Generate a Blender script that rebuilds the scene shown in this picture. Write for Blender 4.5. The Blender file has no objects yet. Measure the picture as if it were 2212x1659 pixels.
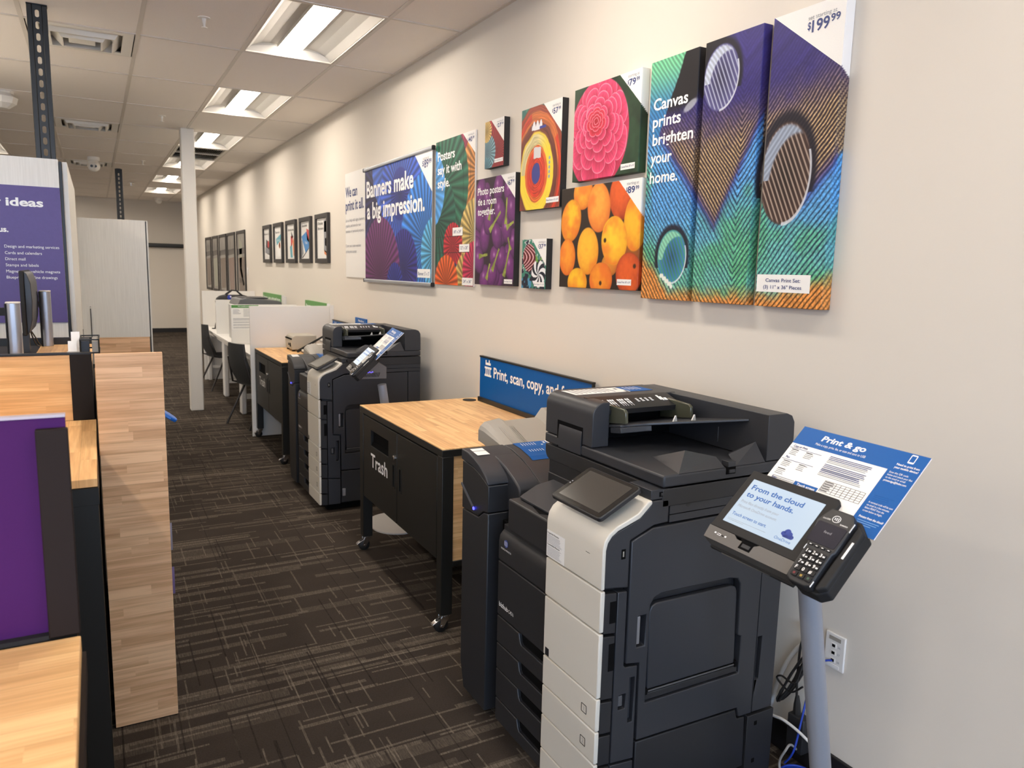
import bpy, bmesh, math, random
import numpy as np
from mathutils import Vector, Matrix

C = bpy.context.scene.collection
PI = math.pi
H = 1.60            # eye height
W = 1.99            # plane of the long wall
ZC = 3.0            # ceiling
YB = 19.3           # back wall

# ---------------------------------------------------------------- camera
cd = bpy.data.cameras.new('camera')
cam = bpy.data.objects.new('camera', cd)
C.objects.link(cam)
right = Vector((0.876816, -0.480226, 0.024006))
down = Vector((-0.050171, -0.141029, -0.988733))
fwd = Vector((0.478201, 0.865733, -0.14775))
cam.matrix_world = Matrix(((right.x, -down.x, -fwd.x, 0), (right.y, -down.y, -fwd.y, 0),
                           (right.z, -down.z, -fwd.z, H), (0, 0, 0, 1)))
cd.sensor_fit = 'HORIZONTAL'
cd.sensor_width = 36.0
cd.lens = 1625.0 / 2212.0 * 36.0
cd.clip_start = 0.02
cd.clip_end = 100
cd.dof.use_dof = True
cd.dof.focus_distance = 2.6
cd.dof.aperture_fstop = 6.5
bpy.context.scene.camera = cam

# ---------------------------------------------------------------- sky, exposure
wd = bpy.data.worlds.new('sky')
bpy.context.scene.world = wd
wd.use_nodes = True
wd.node_tree.nodes['Background'].inputs[0].default_value = (0.56, 0.73, 1.0, 1)
wd.node_tree.nodes['Background'].inputs[1].default_value = 5.8
vs = bpy.context.scene.view_settings
vs.view_transform = 'Standard'
vs.look = 'None'
vs.gamma = 1.0
vs.exposure = 0.75
vs.use_curve_mapping = False
LAMP = 24.5         # strength of every ceiling lens
LAMPCOL = (1.0, 0.89, 0.765)

# ---------------------------------------------------------------- colour and node helpers
def lin(c):
    return tuple((x / 12.92 if x <= 0.04045 else ((x + 0.055) / 1.055) ** 2.4) for x in c)
def rgb(r, g, b):
    return lin((r / 255, g / 255, b / 255))

class NT:
    def __init__(self, name):
        self.m = bpy.data.materials.new(name)
        self.m.use_nodes = True
        self.t = self.m.node_tree
        self.b = self.t.nodes['Principled BSDF']
    def new(self, typ, **kw):
        n = self.t.nodes.new(typ)
        for k, v in kw.items():
            setattr(n, k, v)
        return n
    def put(self, sock, v):
        if hasattr(v, 'is_linked') or isinstance(v, bpy.types.NodeSocket):
            self.t.links.new(v, sock)
        elif isinstance(v, (tuple, list)) and len(v) == 3 and sock.type == 'RGBA':
            sock.default_value = (*v, 1)
        else:
            sock.default_value = v
    def math(self, op, a, b=None, c=None):
        n = self.new('ShaderNodeMath', operation=op)
        self.put(n.inputs[0], a)
        if b is not None: self.put(n.inputs[1], b)
        if c is not None: self.put(n.inputs[2], c)
        return n.outputs[0]
    def mix(self, f, a, b):
        n = self.new('ShaderNodeMix', data_type='RGBA')
        self.put(n.inputs[0], f); self.put(n.inputs[6], a); self.put(n.inputs[7], b)
        return n.outputs[2]
    def xyz(self, coord='Object'):
        tc = self.new('ShaderNodeTexCoord')
        s = self.new('ShaderNodeSeparateXYZ')
        self.t.links.new(tc.outputs[coord], s.inputs[0])
        return s.outputs[0], s.outputs[1], s.outputs[2]
    def vec(self, x, y=0.0, z=0.0):
        n = self.new('ShaderNodeCombineXYZ')
        for i, v in enumerate((x, y, z)): self.put(n.inputs[i], v)
        return n.outputs[0]
    def wn(self, x, y=0.0, z=0.0):
        n = self.new('ShaderNodeTexWhiteNoise', noise_dimensions='3D')
        self.t.links.new(self.vec(x, y, z), n.inputs[0])
        return n.outputs[0]
    def noise(self, v, scale=5.0, detail=2.0, rough=0.5):
        n = self.new('ShaderNodeTexNoise')
        self.t.links.new(v, n.inputs['Vector'])
        n.inputs['Scale'].default_value = scale
        n.inputs['Detail'].default_value = detail
        n.inputs['Roughness'].default_value = rough
        return n.outputs[0]
    def bump(self, h, strength=0.2, dist=0.001):
        n = self.new('ShaderNodeBump')
        n.inputs['Strength'].default_value = strength
        n.inputs['Distance'].default_value = dist
        self.t.links.new(h, n.inputs['Height'])
        self.t.links.new(n.outputs[0], self.b.inputs['Normal'])
    def set(self, **kw):
        nm = dict(col='Base Color', rough='Roughness', metal='Metallic', spec='Specular IOR Level',
                  emit='Emission Color', estr='Emission Strength', alpha='Alpha', trans='Transmission Weight', coat='Coat Weight', ior='IOR')
        for k, v in kw.items(): self.put(self.b.inputs[nm[k]], v)
        return self

MATS = {}
def plain(name, c, rough=0.5, metal=0.0, speck=0.0, scale=400.0, spec=0.5, bump=0.0):
    """flat paint or plastic with a little procedural grain"""
    if name in MATS: return MATS[name]
    n = NT(name)
    c = rgb(*c)
    tc = n.new('ShaderNodeTexCoord')
    nz = n.noise(tc.outputs['Object'], scale, 2.0)
    k = speck if speck else 0.04
    lo = tuple(x * (1 - k) for x in c); hi = tuple(min(1, x * (1 + k)) for x in c)
    n.set(col=n.mix(nz, lo, hi), rough=rough, metal=metal, spec=spec)
    if bump: n.bump(nz, bump, 0.0006)
    MATS[name] = n.m
    return n.m
def glow(name, c, s):
    if name in MATS: return MATS[name]
    n = NT(name)
    n.set(col=(0.02, 0.02, 0.02), emit=rgb(*c), estr=s, rough=0.25)
    MATS[name] = n.m
    return n.m

def wood(name, la, wa, wid=0.042, ln=0.42, tones=((253, 210, 151), (234, 185, 127), (208, 158, 106)), rough=0.42, seed=0.0):
    """butcher block: strips of length ln along axis la, width wid along axis wa"""
    n = NT(name)
    ax = n.xyz()
    a, b = ax['xyz'.index(la)], ax['xyz'.index(wa)]
    row = n.math('FLOOR', n.math('DIVIDE', b, wid))
    off = n.math('MULTIPLY', n.wn(row, 3.1 + seed), 7.0)
    av = n.math('ADD', n.math('DIVIDE', a, ln), off)
    col = n.math('FLOOR', av)
    tone = n.wn(row, col, 1.7 + seed)
    gv = n.vec(n.math('MULTIPLY', a, 5.0), n.math('MULTIPLY', b, 130.0), n.math('MULTIPLY', tone, 30.0))
    grain = n.noise(gv, 1.0, 3.0, 0.6)
    gv2 = n.vec(n.math('MULTIPLY', a, 2.2), n.math('MULTIPLY', b, 34.0), n.math('MULTIPLY', tone, 50.0))
    broad = n.noise(gv2, 1.0, 2.0, 0.5)
    t = n.math('ADD', n.math('MULTIPLY', tone, 0.36), n.math('MULTIPLY', n.math('SUBTRACT', grain, 0.38), 1.1))
    t = n.math('ADD', t, n.math('MULTIPLY', n.math('SUBTRACT', broad, 0.47), 1.7))
    r = n.new('ShaderNodeValToRGB')
    e = r.color_ramp.elements
    e[0].position = 0.0; e[0].color = (*rgb(*tones[0]), 1)
    e[1].position = 1.0; e[1].color = (*rgb(*tones[2]), 1)
    m = e.new(0.45); m.color = (*rgb(*tones[1]), 1)
    n.t.links.new(t, r.inputs[0])
    fb = n.math('FRACT', n.math('DIVIDE', b, wid))
    seam = n.math('LESS_THAN', fb, 0.03)
    n.set(col=n.mix(n.math('MULTIPLY', seam, 0.35), r.outputs[0], tuple(x * 0.5 for x in rgb(*tones[2]))), rough=rough, spec=0.4)
    n.bump(grain, 0.08, 0.0005)
    return n.m

# ---------------------------------------------------------------- mesh builder
FONT_CACHE = {}
def glyphs(s, bold=0.0, shear=0.0):
    key = (s, bold, shear)
    if key not in FONT_CACHE:
        cu = bpy.data.curves.new('lettering', 'FONT')
        cu.body = s
        cu.size = 1.0
        cu.offset = bold
        cu.shear = shear
        cu.resolution_u = 3
        o = bpy.data.objects.new('lettering', cu)
        C.objects.link(o)
        me = bpy.data.meshes.new_from_object(o)
        vs_ = [tuple(v.co) for v in me.vertices]
        fs_ = [tuple(p.vertices) for p in me.polygons]
        bpy.data.objects.remove(o); bpy.data.curves.remove(cu); bpy.data.meshes.remove(me)
        xs = [v[0] for v in vs_] or [0, 1]
        FONT_CACHE[key] = (vs_, fs_, min(xs), max(xs))
    return FONT_CACHE[key]

class MB:
    """collects shapes into ONE mesh"""
    def __init__(self):
        self.v = []; self.f = []; self.mi = []; self.mats = []
        self.T = None
    def frame(self, o=None, ex=None, ey=None, ez=None):
        if o is None: self.T = None
        else: self.T = (Vector(o), Vector(ex), Vector(ey), Vector(ez))
        return self
    def pt(self, p):
        if self.T is None: self.v.append((p[0], p[1], p[2]))
        else:
            o, a, b, c = self.T
            q = o + a * p[0] + b * p[1] + c * p[2]
            self.v.append((q.x, q.y, q.z))
        return len(self.v) - 1
    def m(self, mat):
        if mat not in self.mats: self.mats.append(mat)
        return self.mats.index(mat)
    def face(self, ids, mi): self.f.append(tuple(ids)); self.mi.append(mi)
    def quad(self, a, b, c, d, mat):
        self.face([self.pt(p) for p in (a, b, c, d)], self.m(mat)); return self
    def poly(self, pts, mat):
        self.face([self.pt(p) for p in pts], self.m(mat)); return self
    def box(self, x0, x1, y0, y1, z0, z1, mat):
        i = [self.pt(p) for p in ((x0, y0, z0), (x1, y0, z0), (x1, y1, z0), (x0, y1, z0), (x0, y0, z1), (x1, y0, z1), (x1, y1, z1), (x0, y1, z1))]
        k = self.m(mat)
        for q in ((0, 3, 2, 1), (4, 5, 6, 7), (0, 1, 5, 4), (1, 2, 6, 5), (2, 3, 7, 6), (3, 0, 4, 7)): self.face([i[j] for j in q], k)
        return self
    def prism(self, poly, axis, a, b, mat, holes=()):
        """polygon (y,z) | (x,z) | (x,y) pushed along axis from a to b"""
        def P(u, v, w):
            return {'x': (w, u, v), 'y': (u, w, v), 'z': (u, v, w)}[axis]
        k = self.m(mat)
        loops = [list(poly)] + [list(h) for h in holes]
        A = [[self.pt(P(u, v, a)) for u, v in L] for L in loops]
        B = [[self.pt(P(u, v, b)) for u, v in L] for L in loops]
        for la, lb in zip(A, B):
            n = len(la)
            for i in range(n): self.face((la[i], la[(i + 1) % n], lb[(i + 1) % n], lb[i]), k)
        if not holes:
            self.face(A[0][::-1], k); self.face(B[0], k)
        else:
            bm = bmesh.new()
            vm = {}
            es = []
            for L, ids in zip(loops, A):
                vv = [bm.verts.new((u, v, 0)) for u, v in L]
                for x, i in zip(vv, range(len(ids))): vm[x] = (L, i)
                for i in range(len(vv)): es.append(bm.edges.new((vv[i], vv[(i + 1) % len(vv)])))
            bmesh.ops.triangle_fill(bm, edges=es, use_beauty=True, use_dissolve=False)
            for f in bm.faces:
                ia = []; ib = []
                for x in f.verts:
                    L, i = vm[x]
                    li = [j for j, q in enumerate(loops) if q is L][0]
                    ia.append(A[li][i]); ib.append(B[li][i])
                self.face(ia[::-1], k); self.face(ib, k)
            bm.free()
        return self
    def tube(self, pts, r, mat, n=8, caps=True):
        pts = [Vector(p) for p in pts]
        if not isinstance(r, (list, tuple)): r = [r] * len(pts)
        k = self.m(mat)
        rings = []
        up = None
        for i, p in enumerate(pts):
            d = (pts[min(i + 1, len(pts) - 1)] - pts[max(i - 1, 0)]).normalized()
            if up is None:
                up = Vector((0, 0, 1)) if abs(d.z) < 0.9 else Vector((1, 0, 0))
            s = d.cross(up)
            if s.length < 1e-5: s = d.cross(Vector((0, 1, 0.1)))
            s.normalize(); t = s.cross(d).normalized(); up = t
            rings.append([self.pt(p + (s * math.cos(2 * PI * j / n) + t * math.sin(2 * PI * j / n)) * r[i]) for j in range(n)])
        for i in range(len(rings) - 1):
            for j in range(n):
                self.face((rings[i][j], rings[i][(j + 1) % n], rings[i + 1][(j + 1) % n], rings[i + 1][j]), k)
        if caps:
            self.face(rings[0][::-1], k); self.face(rings[-1], k)
        return self
    def lathe(self, prof, c, mat, n=24, axis='z'):
        """profile of (radius, height) about an axis through c"""
        k = self.m(mat); rings = []
        for r, h in prof:
            ring = []
            for j in range(n):
                a = 2 * PI * j / n
                q = {'z': (c[0] + r * math.cos(a), c[1] + r * math.sin(a), c[2] + h),
                     'y': (c[0] + r * math.cos(a), c[1] + h, c[2] + r * math.sin(a)),
                     'x': (c[0] + h, c[1] + r * math.cos(a), c[2] + r * math.sin(a))}[axis]
                ring.append(self.pt(q))
            rings.append(ring)
        for i in range(len(rings) - 1):
            for j in range(n): self.face((rings[i][j], rings[i][(j + 1) % n], rings[i + 1][(j + 1) % n], rings[i + 1][j]), k)
        self.face(rings[0][::-1], k); self.face(rings[-1], k)
        return self
    def text(self, s, o, ex, ey, cap, mat, w=None, bold=0.0, align='l', shear=0.0, dense=None):
        """flat lettering: baseline starts at o, ex along the line, ey up; cap = capital height, w = wanted width"""
        vs_, fs_, x0, x1 = glyphs(s, bold, shear)
        if not vs_: return self
        o = Vector(o); ex = Vector(ex); ey = Vector(ey)
        sy = cap / 0.70
        sx = sy if w is None else w / (x1 - x0)
        if w is None and dense: sx = sy * dense
        full = (x1 - x0) * sx
        dx = -x0 * sx - {'l': 0, 'c': full / 2, 'r': full}[align]
        base = [self.pt(o + ex * (v[0] * sx + dx) + ey * (v[1] * sy)) for v in vs_]
        k = self.m(mat)
        for f in fs_: self.face([base[i] for i in f], k)
        return self
    def build(self, name, parent=None, loc=None, local=False, bevel=0.0, seg=2, smooth=35, label=None):
        if parent is not None:
            root = parent
            while root.parent: root = root.parent
            off = Vector(root.location)
        else:
            off = Vector(loc) if loc is not None else Vector((0, 0, 0))
        if local: off = Vector((0, 0, 0))
        me = bpy.data.meshes.new(name)
        me.from_pydata([(x - off.x, y - off.y, z - off.z) for x, y, z in self.v], [], self.f)
        for m in self.mats: me.materials.append(m)
        me.polygons.foreach_set('material_index', self.mi)
        me.validate()
        bm = bmesh.new(); bm.from_mesh(me)
        bmesh.ops.recalc_face_normals(bm, faces=[f for f in bm.faces])
        bm.to_mesh(me); bm.free()
        if smooth:
            me.polygons.foreach_set('use_smooth', [True] * len(me.polygons))
            me.set_sharp_from_angle(angle=math.radians(smooth))
        me.update()
        o = bpy.data.objects.new(name, me)
        C.objects.link(o)
        if parent is not None: o.parent = parent
        elif loc is not None: o.location = loc
        if bevel:
            b = o.modifiers.new('edge', 'BEVEL')
            b.width = bevel; b.segments = seg; b.limit_method = 'ANGLE'; b.angle_limit = math.radians(40)
            b.use_clamp_overlap = True
        if label: o['label'] = label
        return o

def tag(o, label, cat, group=None):
    o['label'] = label; o['category'] = cat
    if group: o['group'] = group
    return o
def thing(name, label, cat, loc, group=None):
    o = bpy.data.objects.new(name, None)
    C.objects.link(o)
    o.empty_display_size = 0.1
    o.location = loc
    return tag(o, label, cat, group)
def struct(o):
    o['kind'] = 'structure'; return o
def copy_tree(o, parent=None):
    c = o.copy(); C.objects.link(c)
    if parent is not None: c.parent = parent
    for ch in list(o.children): copy_tree(ch, c)
    return c
def rrect(x0, x1, y0, y1, r, n=4):
    """rounded rectangle, r may be a single radius or one per corner (x0y0, x1y0, x1y1, x0y1)"""
    if not isinstance(r, (list, tuple)): r = (r,) * 4
    out = []
    for (cx, cy, a0), rr in zip(((x0, y0, PI), (x1, y0, 1.5 * PI), (x1, y1, 0), (x0, y1, 0.5 * PI)), r):
        if rr <= 0: out.append((cx, cy)); continue
        sx = cx + rr if cx == x0 else cx - rr
        sy = cy + rr if cy == y0 else cy - rr
        for i in range(n + 1):
            a = a0 + 0.5 * PI * i / n
            out.append((sx + rr * math.cos(a), sy + rr * math.sin(a)))
    return out
def arc(cx, cy, rx, ry, a0, a1, n=8):
    return [(cx + rx * math.cos(math.radians(a0 + (a1 - a0) * i / n)), cy + ry * math.sin(math.radians(a0 + (a1 - a0) * i / n))) for i in range(n + 1)]

# ---------------------------------------------------------------- shared materials
M_wall = plain('wall_paint', (221, 214, 203), 0.85, speck=0.015, scale=900, bump=0.05)
n = NT('ceiling_tile')
x_, y_, z_ = n.xyz()
v_ = n.vec(x_, y_, z_)
a_ = n.noise(v_, 260, 3.0, 0.7)
n.set(col=n.mix(a_, rgb(226, 217, 208), rgb(252, 246, 240)), rough=0.95, spec=0.1)
n.bump(a_, 0.5, 0.002)
M_tile = n.m
M_grid = plain('ceiling_grid_paint', (214, 206, 196), 0.5)
M_black = plain('black_powder_coat', (27, 27, 25), 0.42, speck=0.08, scale=900, bump=0.05)
M_blackm = plain('matt_black', (24, 24, 26), 0.7)
M_base = plain('black_vinyl', (24, 23, 25), 0.5)
M_white = plain('white_laminate', (232, 230, 226), 0.5)
M_whitep = plain('white_paint', (228, 224, 216), 0.55)
M_steel = plain('chrome', (220, 220, 222), 0.18, metal=1.0)
M_alu = plain('satin_aluminium', (176, 180, 188), 0.38, metal=0.85)
M_rubber = plain('black_rubber', (22, 22, 22), 0.6)
M_ink = plain('white_print', (246, 246, 246), 0.5)
M_blueink = plain('blue_print', (30, 74, 150), 0.5)
M_navyink = plain('navy_print', (38, 58, 120), 0.5)
M_greyink = plain('grey_print', (150, 152, 160), 0.5)
M_blackink = plain('black_print', (32, 32, 36), 0.5)
M_paper = plain('white_paper', (240, 239, 236), 0.6)
M_char = plain('charcoal_plastic', (47, 49, 54), 0.42, speck=0.06, scale=1500, bump=0.06)
M_char2 = plain('charcoal_plastic_deep', (38, 39, 42), 0.45, speck=0.06, scale=1500, bump=0.06)
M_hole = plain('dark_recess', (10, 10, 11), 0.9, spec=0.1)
M_cream = plain('warm_white_plastic', (216, 211, 199), 0.42, speck=0.02, scale=1500, bump=0.03)
M_greyp = plain('grey_plastic', (158, 153, 144), 0.5, speck=0.04, scale=1500, bump=0.05)
M_glassblk = plain('black_glass', (26, 27, 28), 0.08, spec=0.6)
M_fedblue = plain('bright_blue_print', (0, 88, 164), 0.5, spec=0.25)
M_purple = plain('purple_print', (90, 76, 138), 0.5, speck=0.08, scale=60)

# ---------------------------------------------------------------- floor
def dash(n, a, b, L, t, p, seed, lo=0.35, hi=1.0):
    row = n.math('FLOOR', n.math('DIVIDE', b, t))
    off = n.math('MULTIPLY', n.wn(row, seed), 13.0)
    av = n.math('ADD', n.math('DIVIDE', a, L), off)
    cell = n.math('FLOOR', av)
    r = n.wn(row, cell, seed + 0.5)
    ln = n.wn(cell, row, seed + 0.9)
    on = n.math('LESS_THAN', r, p)
    keep = n.math('LESS_THAN', n.math('FRACT', av), n.math('MULTIPLY_ADD', ln, hi - lo, lo))
    return n.math('MULTIPLY', on, keep), r
n = NT('carpet_tile')
x_, y_, z_ = n.xyz()
pile = n.noise(n.vec(x_, y_, z_), 420, 2.0, 0.7)
rib = n.noise(n.vec(n.math('MULTIPLY', x_, 260.0), n.math('MULTIPLY', y_, 30.0), 0.0), 1.0, 2.0)
patch = n.noise(n.vec(x_, n.math('MULTIPLY', y_, 2.0), 0.0), 2.3, 2.0)
tilei = n.wn(n.math('FLOOR', n.math('DIVIDE', x_, 0.5)), n.math('FLOOR', n.math('DIVIDE', y_, 1.0)), 4.0)
col = n.mix(n.math('MULTIPLY_ADD', patch, 0.7, n.math('MULTIPLY', tilei, 0.3)), rgb(58, 51, 46), rgb(84, 75, 67))
light = rgb(148, 137, 122)
def over(col, msk, c, k):
    soft = n.math('MULTIPLY', msk, n.math('MULTIPLY', n.math('MAXIMUM', n.math('MULTIPLY_ADD', rib, 2.4, -0.45), 0.12), k))
    return n.mix(soft, col, c)
for (L, t, p, sd, k) in ((1.10, 0.055, 0.13, 1.0, 0.26), (0.80, 0.020, 0.16, 2.0, 0.46), (0.60, 0.010, 0.12, 3.0, 0.56), (1.30, 0.036, 0.10, 4.0, 0.36), (0.9, 0.08, 0.07, 5.0, 0.20)):
    mk, _ = dash(n, x_, y_, L, t, p, sd)
    col = over(col, mk, light, k)
for (L, t, p, sd, k) in ((0.20, 0.006, 0.030, 11.0, 0.6), (0.30, 0.008, 0.014, 12.0, 0.5), (0.6, 0.004, 0.02, 13.0, 0.35)):
    mk, _ = dash(n, y_, x_, L, t, p, sd)
    col = over(col, mk, light, k)
mk, _ = dash(n, y_, x_, 0.5, 0.006, 0.02, 21.0)
col = over(col, mk, rgb(40, 34, 32), 0.8)
sx_ = n.math('LESS_THAN', n.math('FRACT', n.math('DIVIDE', x_, 0.5)), 0.008)
col = n.mix(n.math('MULTIPLY', sx_, 0.5), col, rgb(30, 26, 25))
pile2 = n.noise(n.vec(x_, y_, z_), 170, 3.0, 0.8)
col = n.mix(n.math('MULTIPLY', n.math('MULTIPLY_ADD', pile2, 1.3, -0.1), 0.62), col, rgb(28, 24, 22))
n.set(col=col, rough=0.95, spec=0.1)
n.bump(pile, 0.6, 0.004)
M_carpet = n.m
XL, YF = -7.0, -5.0
struct(MB().box(XL, W + 0.15, YF, YB + 0.15, -0.1, 0.0, M_carpet).build('floor', smooth=0))

# ---------------------------------------------------------------- walls and skirting
struct(MB().box(W, W + 0.15, YF, YB + 0.15, 0, ZC + 0.3, M_wall).build('wall_right', smooth=0))
struct(MB().box(XL, W, YB, YB + 0.15, 0, ZC + 0.3, M_wall).build('wall_back', smooth=0))
struct(MB().box(XL - 0.15, XL, YF, YB + 0.15, 0, ZC + 0.3, M_wall).build('wall_left', smooth=0))
fr = MB()
fr.box(XL, -4.6, YF - 0.15, YF, 0, ZC + 0.3, M_wall).box(1.2, W + 0.15, YF - 0.15, YF, 0, ZC + 0.3, M_wall)
fr.box(-4.6, 1.2, YF - 0.15, YF, 0, 0.5, M_wall).box(-4.6, 1.2, YF - 0.15, YF, 2.7, ZC + 0.3, M_wall)
struct(fr.build('wall_front', smooth=0))
wf = MB()
for i in range(5): wf.box(-4.62 + i * 1.455 - 0.03, -4.62 + i * 1.455 + 0.03, YF - 0.12, YF - 0.02, 0.5, 2.7, M_alu)
wf.box(-4.6, 1.2, YF - 0.12, YF - 0.02, 0.5, 0.56, M_alu).box(-4.6, 1.2, YF - 0.12, YF - 0.02, 2.64, 2.7, M_alu)
struct(wf.build('window_1'))
sk = MB().box(W - 0.012, W, YF, YB, 0, 0.1, M_base)
struct(sk.build('baseboard_right', bevel=0.003))
struct(MB().box(XL, W - 0.012, YB - 0.012, YB, 0, 0.1, M_base).build('baseboard_back'))

# ---------------------------------------------------------------- ceiling: tiles, grid, things in it
GX, GY = 0.612, 1.165
def gx(i): return 0.918 + GX * i
def gy(k): return 5.465 + GY * k
lights = []
for i in (0, -4, -8, -12):
    for k in (-9, -7, -5, -3, -1, 1, 3, 5, 7, 9):
        if gy(k) > YF + 0.1 and gx(i) > XL and not (i == 0 and k < -5): lights.append((i, k))
lights += [(-4, 10), (-8, 10)]  # extra unseen lights off the row pattern, added to brighten the back wall
grilles = [(0, 4)]
vents = [(-2, 0), (-2, 3), (-2, 6)]
skip = set(lights) | set(grilles)
cl = MB(); gr = MB()
for i in range(-13, 2):
    for k in range(-9, 12):
        if (i, k) in skip: continue
        x0, x1 = max(XL, gx(i)), min(W, gx(i + 1)); y0, y1 = max(YF, gy(k)), min(YB, gy(k + 1))
        if x1 - x0 < 0.02 or y1 - y0 < 0.02: continue
        if (i, k) in vents:
            cl.box(x0, x1, y0 + 0.585, y1, ZC, ZC + 0.02, M_tile)
            gr.box(x0, x1, y0 + 0.575, y0 + 0.597, ZC - 0.004, ZC, M_grid)
        else: cl.box(x0, x1, y0, y1, ZC, ZC + 0.02, M_tile)
cl.box(XL, W + 0.15, YF - 0.15, YB + 0.15, ZC + 0.3, ZC + 0.4, M_wall)  # unseen slab added over the tiles to stop sky light leaking in
struct(cl.build('ceiling', smooth=0))
for i in range(-13, 2):
    if XL < gx(i) < W: gr.box(gx(i) - 0.012, gx(i) + 0.012, YF, YB, ZC - 0.004, ZC + 0.001, M_grid)
for k in range(-9, 13):
    if YF < gy(k) < YB: gr.box(XL, W, gy(k) - 0.012, gy(k) + 0.012, ZC - 0.0045, ZC + 0.001, M_grid)
gr.box(W - 0.022, W, YF, YB, ZC - 0.006, ZC, M_grid).box(XL, W, YB - 0.022, YB, ZC - 0.006, ZC, M_grid)
struct(gr.build('trim_1', smooth=0))

M_refl = plain('white_reflector', (196, 193, 187), 0.5, speck=0.01)
n = NT('lamp_lens')
n.set(col=(0.8, 0.8, 0.8), emit=LAMPCOL, estr=LAMP)
M_lens = n.m
def troffer():
    t = thing('ceiling_light', '', 'ceiling light', (0, 0, ZC))
    w, l = GX - 0.028, GY - 0.028
    h = MB(); L = l / 2
    prof = [(w / 2, 0.0), (w / 2 - 0.012, 0.004), (w / 2 - 0.05, 0.040), (w / 2 - 0.11, 0.066), (0.125, 0.074), (0.080, 0.068)]
    for s in (1, -1):
        for a, b in zip(prof[:-1], prof[1:]):
            h.quad((s * a[0], -L, a[1]), (s * a[0], L, a[1]), (s * b[0], L, b[1]), (s * b[0], -L, b[1]), M_refl)
    ring = [(x, z) for x, z in prof] + [(-x, z) for x, z in prof[::-1]]
    for s in (1, -1):
        h.poly([(x, s * L, z) for x, z in ring], M_refl)
        bow = [(w / 2 * math.cos(PI * j / 14), s * (L - 0.030 * math.sin(PI * j / 14)), 0.055 * math.sin(PI * j / 14) + 0.002) for j in range(15)]
        for j in range(14):
            a, b = bow[j], bow[j + 1]
            h.quad(a, b, (b[0], s * L, 0.0), (a[0], s * L, 0.0), M_refl)
    h.build('reflector', t, local=True, smooth=60)
    e = MB()
    lp = [(-0.08, 0.068), (-0.078, 0.046), (-0.06, 0.034), (0, 0.029), (0.06, 0.034), (0.078, 0.046), (0.08, 0.068)]
    e.prism(lp[:2] + lp[-2:], 'y', -L + 0.012, L - 0.012, M_refl)
    for a, b in zip(lp[1:-1], lp[2:-1]):
        e.quad((a[0], -L + 0.012, a[1]), (a[0], L - 0.012, a[1]), (b[0], L - 0.012, b[1]), (b[0], -L + 0.012, b[1]), M_lens)
    for sg in (1, -1): e.poly([(x, sg * (L - 0.012), z) for x, z in lp[1:-1]], M_lens)
    e.build('lens', t, local=True, smooth=60)
    f = MB()
    for s in (1, -1):
        f.box(min(s * w / 2, s * (w / 2 - 0.008)), max(s * w / 2, s * (w / 2 - 0.008)), -L, L, -0.003, 0.004, M_grid)
        f.box(-w / 2, w / 2, min(s * L, s * (L - 0.008)), max(s * L, s * (L - 0.008)), -0.003, 0.004, M_grid)
    f.box(-w / 2, w / 2, -L, L, 0.09, 0.1, M_grid)
    f.build('housing', t, local=True)
    return t
t0 = troffer()
ORD = {-1: 'nearest of the row along the picture wall, partly above the frame', 1: 'second from the camera in the row along the picture wall', 3: 'third from the camera, seen beside the white column',
       5: 'just beyond the slatted return grille', 7: 'second last of the row before the back wall', 9: 'farthest of the row, close to the back wall'}
for q, (i, k) in enumerate(lights):
    o = t0 if q == 0 else copy_tree(t0)
    o.location = (gx(i) + GX / 2, gy(k) + GY / 2, ZC)
    if i == 0 and k in ORD: o['label'] = 'ceiling light, ' + ORD[k]
    elif i == -4 and k == 5: o['label'] = 'recessed ceiling light at the far left edge of the photo'
    else: o['label'] = 'recessed white ceiling light elsewhere in the shop, outside the picture'
    o['group'] = 'recessed ceiling lights in view' if 'outside' not in o['label'] else 'recessed ceiling lights out of the picture'

def vent(name, label, i, k, group):
    cx, cy = gx(i) + GX / 2, gy(k) + 0.2925
    t = thing(name, label, 'air vent', (cx, cy, ZC), group)
    fr = MB()
    w = 0.287
    hole = 0.225
    fr.prism([(-w, -w), (w, -w), (w, w), (-w, w)], 'z', -0.006, 0.0, M_whitep, holes=[[(-hole, -hole), (hole, -hole), (hole, hole), (-hole, hole)]])
    fr.build('frame', t, local=True, bevel=0.002)
    for (a, b, z0, z1) in ((0.225, 0.150, 0.04, -0.026), (0.165, 0.085, 0.03, -0.036)):
        c = MB()
        ra = [(-a, -a, z0), (a, -a, z0), (a, a, z0), (-a, a, z0)]
        hb = b + 0.028
        rb = [(-hb, -hb, z1), (hb, -hb, z1), (hb, hb, z1), (-hb, hb, z1)]
        rc = [(-hb + 0.01, -hb + 0.01, z1), (hb - 0.01, -hb + 0.01, z1), (hb - 0.01, hb - 0.01, z1), (-hb + 0.01, hb - 0.01, z1)]
        rd = [(x * 0.9, y * 0.9, z0) for x, y, z in ra]
        for A, B in ((ra, rb), (rb, rc), (rc, rd)):
            for j in range(4): c.quad(A[j], A[(j + 1) % 4], B[(j + 1) % 4], B[j], M_whitep)
        c.build('cone', t, local=True, smooth=0)
    MB().box(-0.075, 0.075, -0.075, 0.075, -0.020, -0.012, M_whitep).box(-0.01, 0.01, -0.01, 0.01, -0.01, 0.06, M_whitep).build('centre_plate', t, local=True, bevel=0.004)
    MB().box(-w, w, -w, w, 0.055, 0.06, M_whitep).build('duct_back', t, local=True)
vent('ceiling_vent', 'square white air diffuser nearest the camera, right of the tall black strut', -2, 0, 'square ceiling diffusers')
vent('ceiling_vent', 'square white air diffuser between the nearest one and the dome camera', -2, 3, 'square ceiling diffusers')
vent('ceiling_vent', 'square white air diffuser behind the white dome camera', -2, 6, 'square ceiling diffusers')
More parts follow.
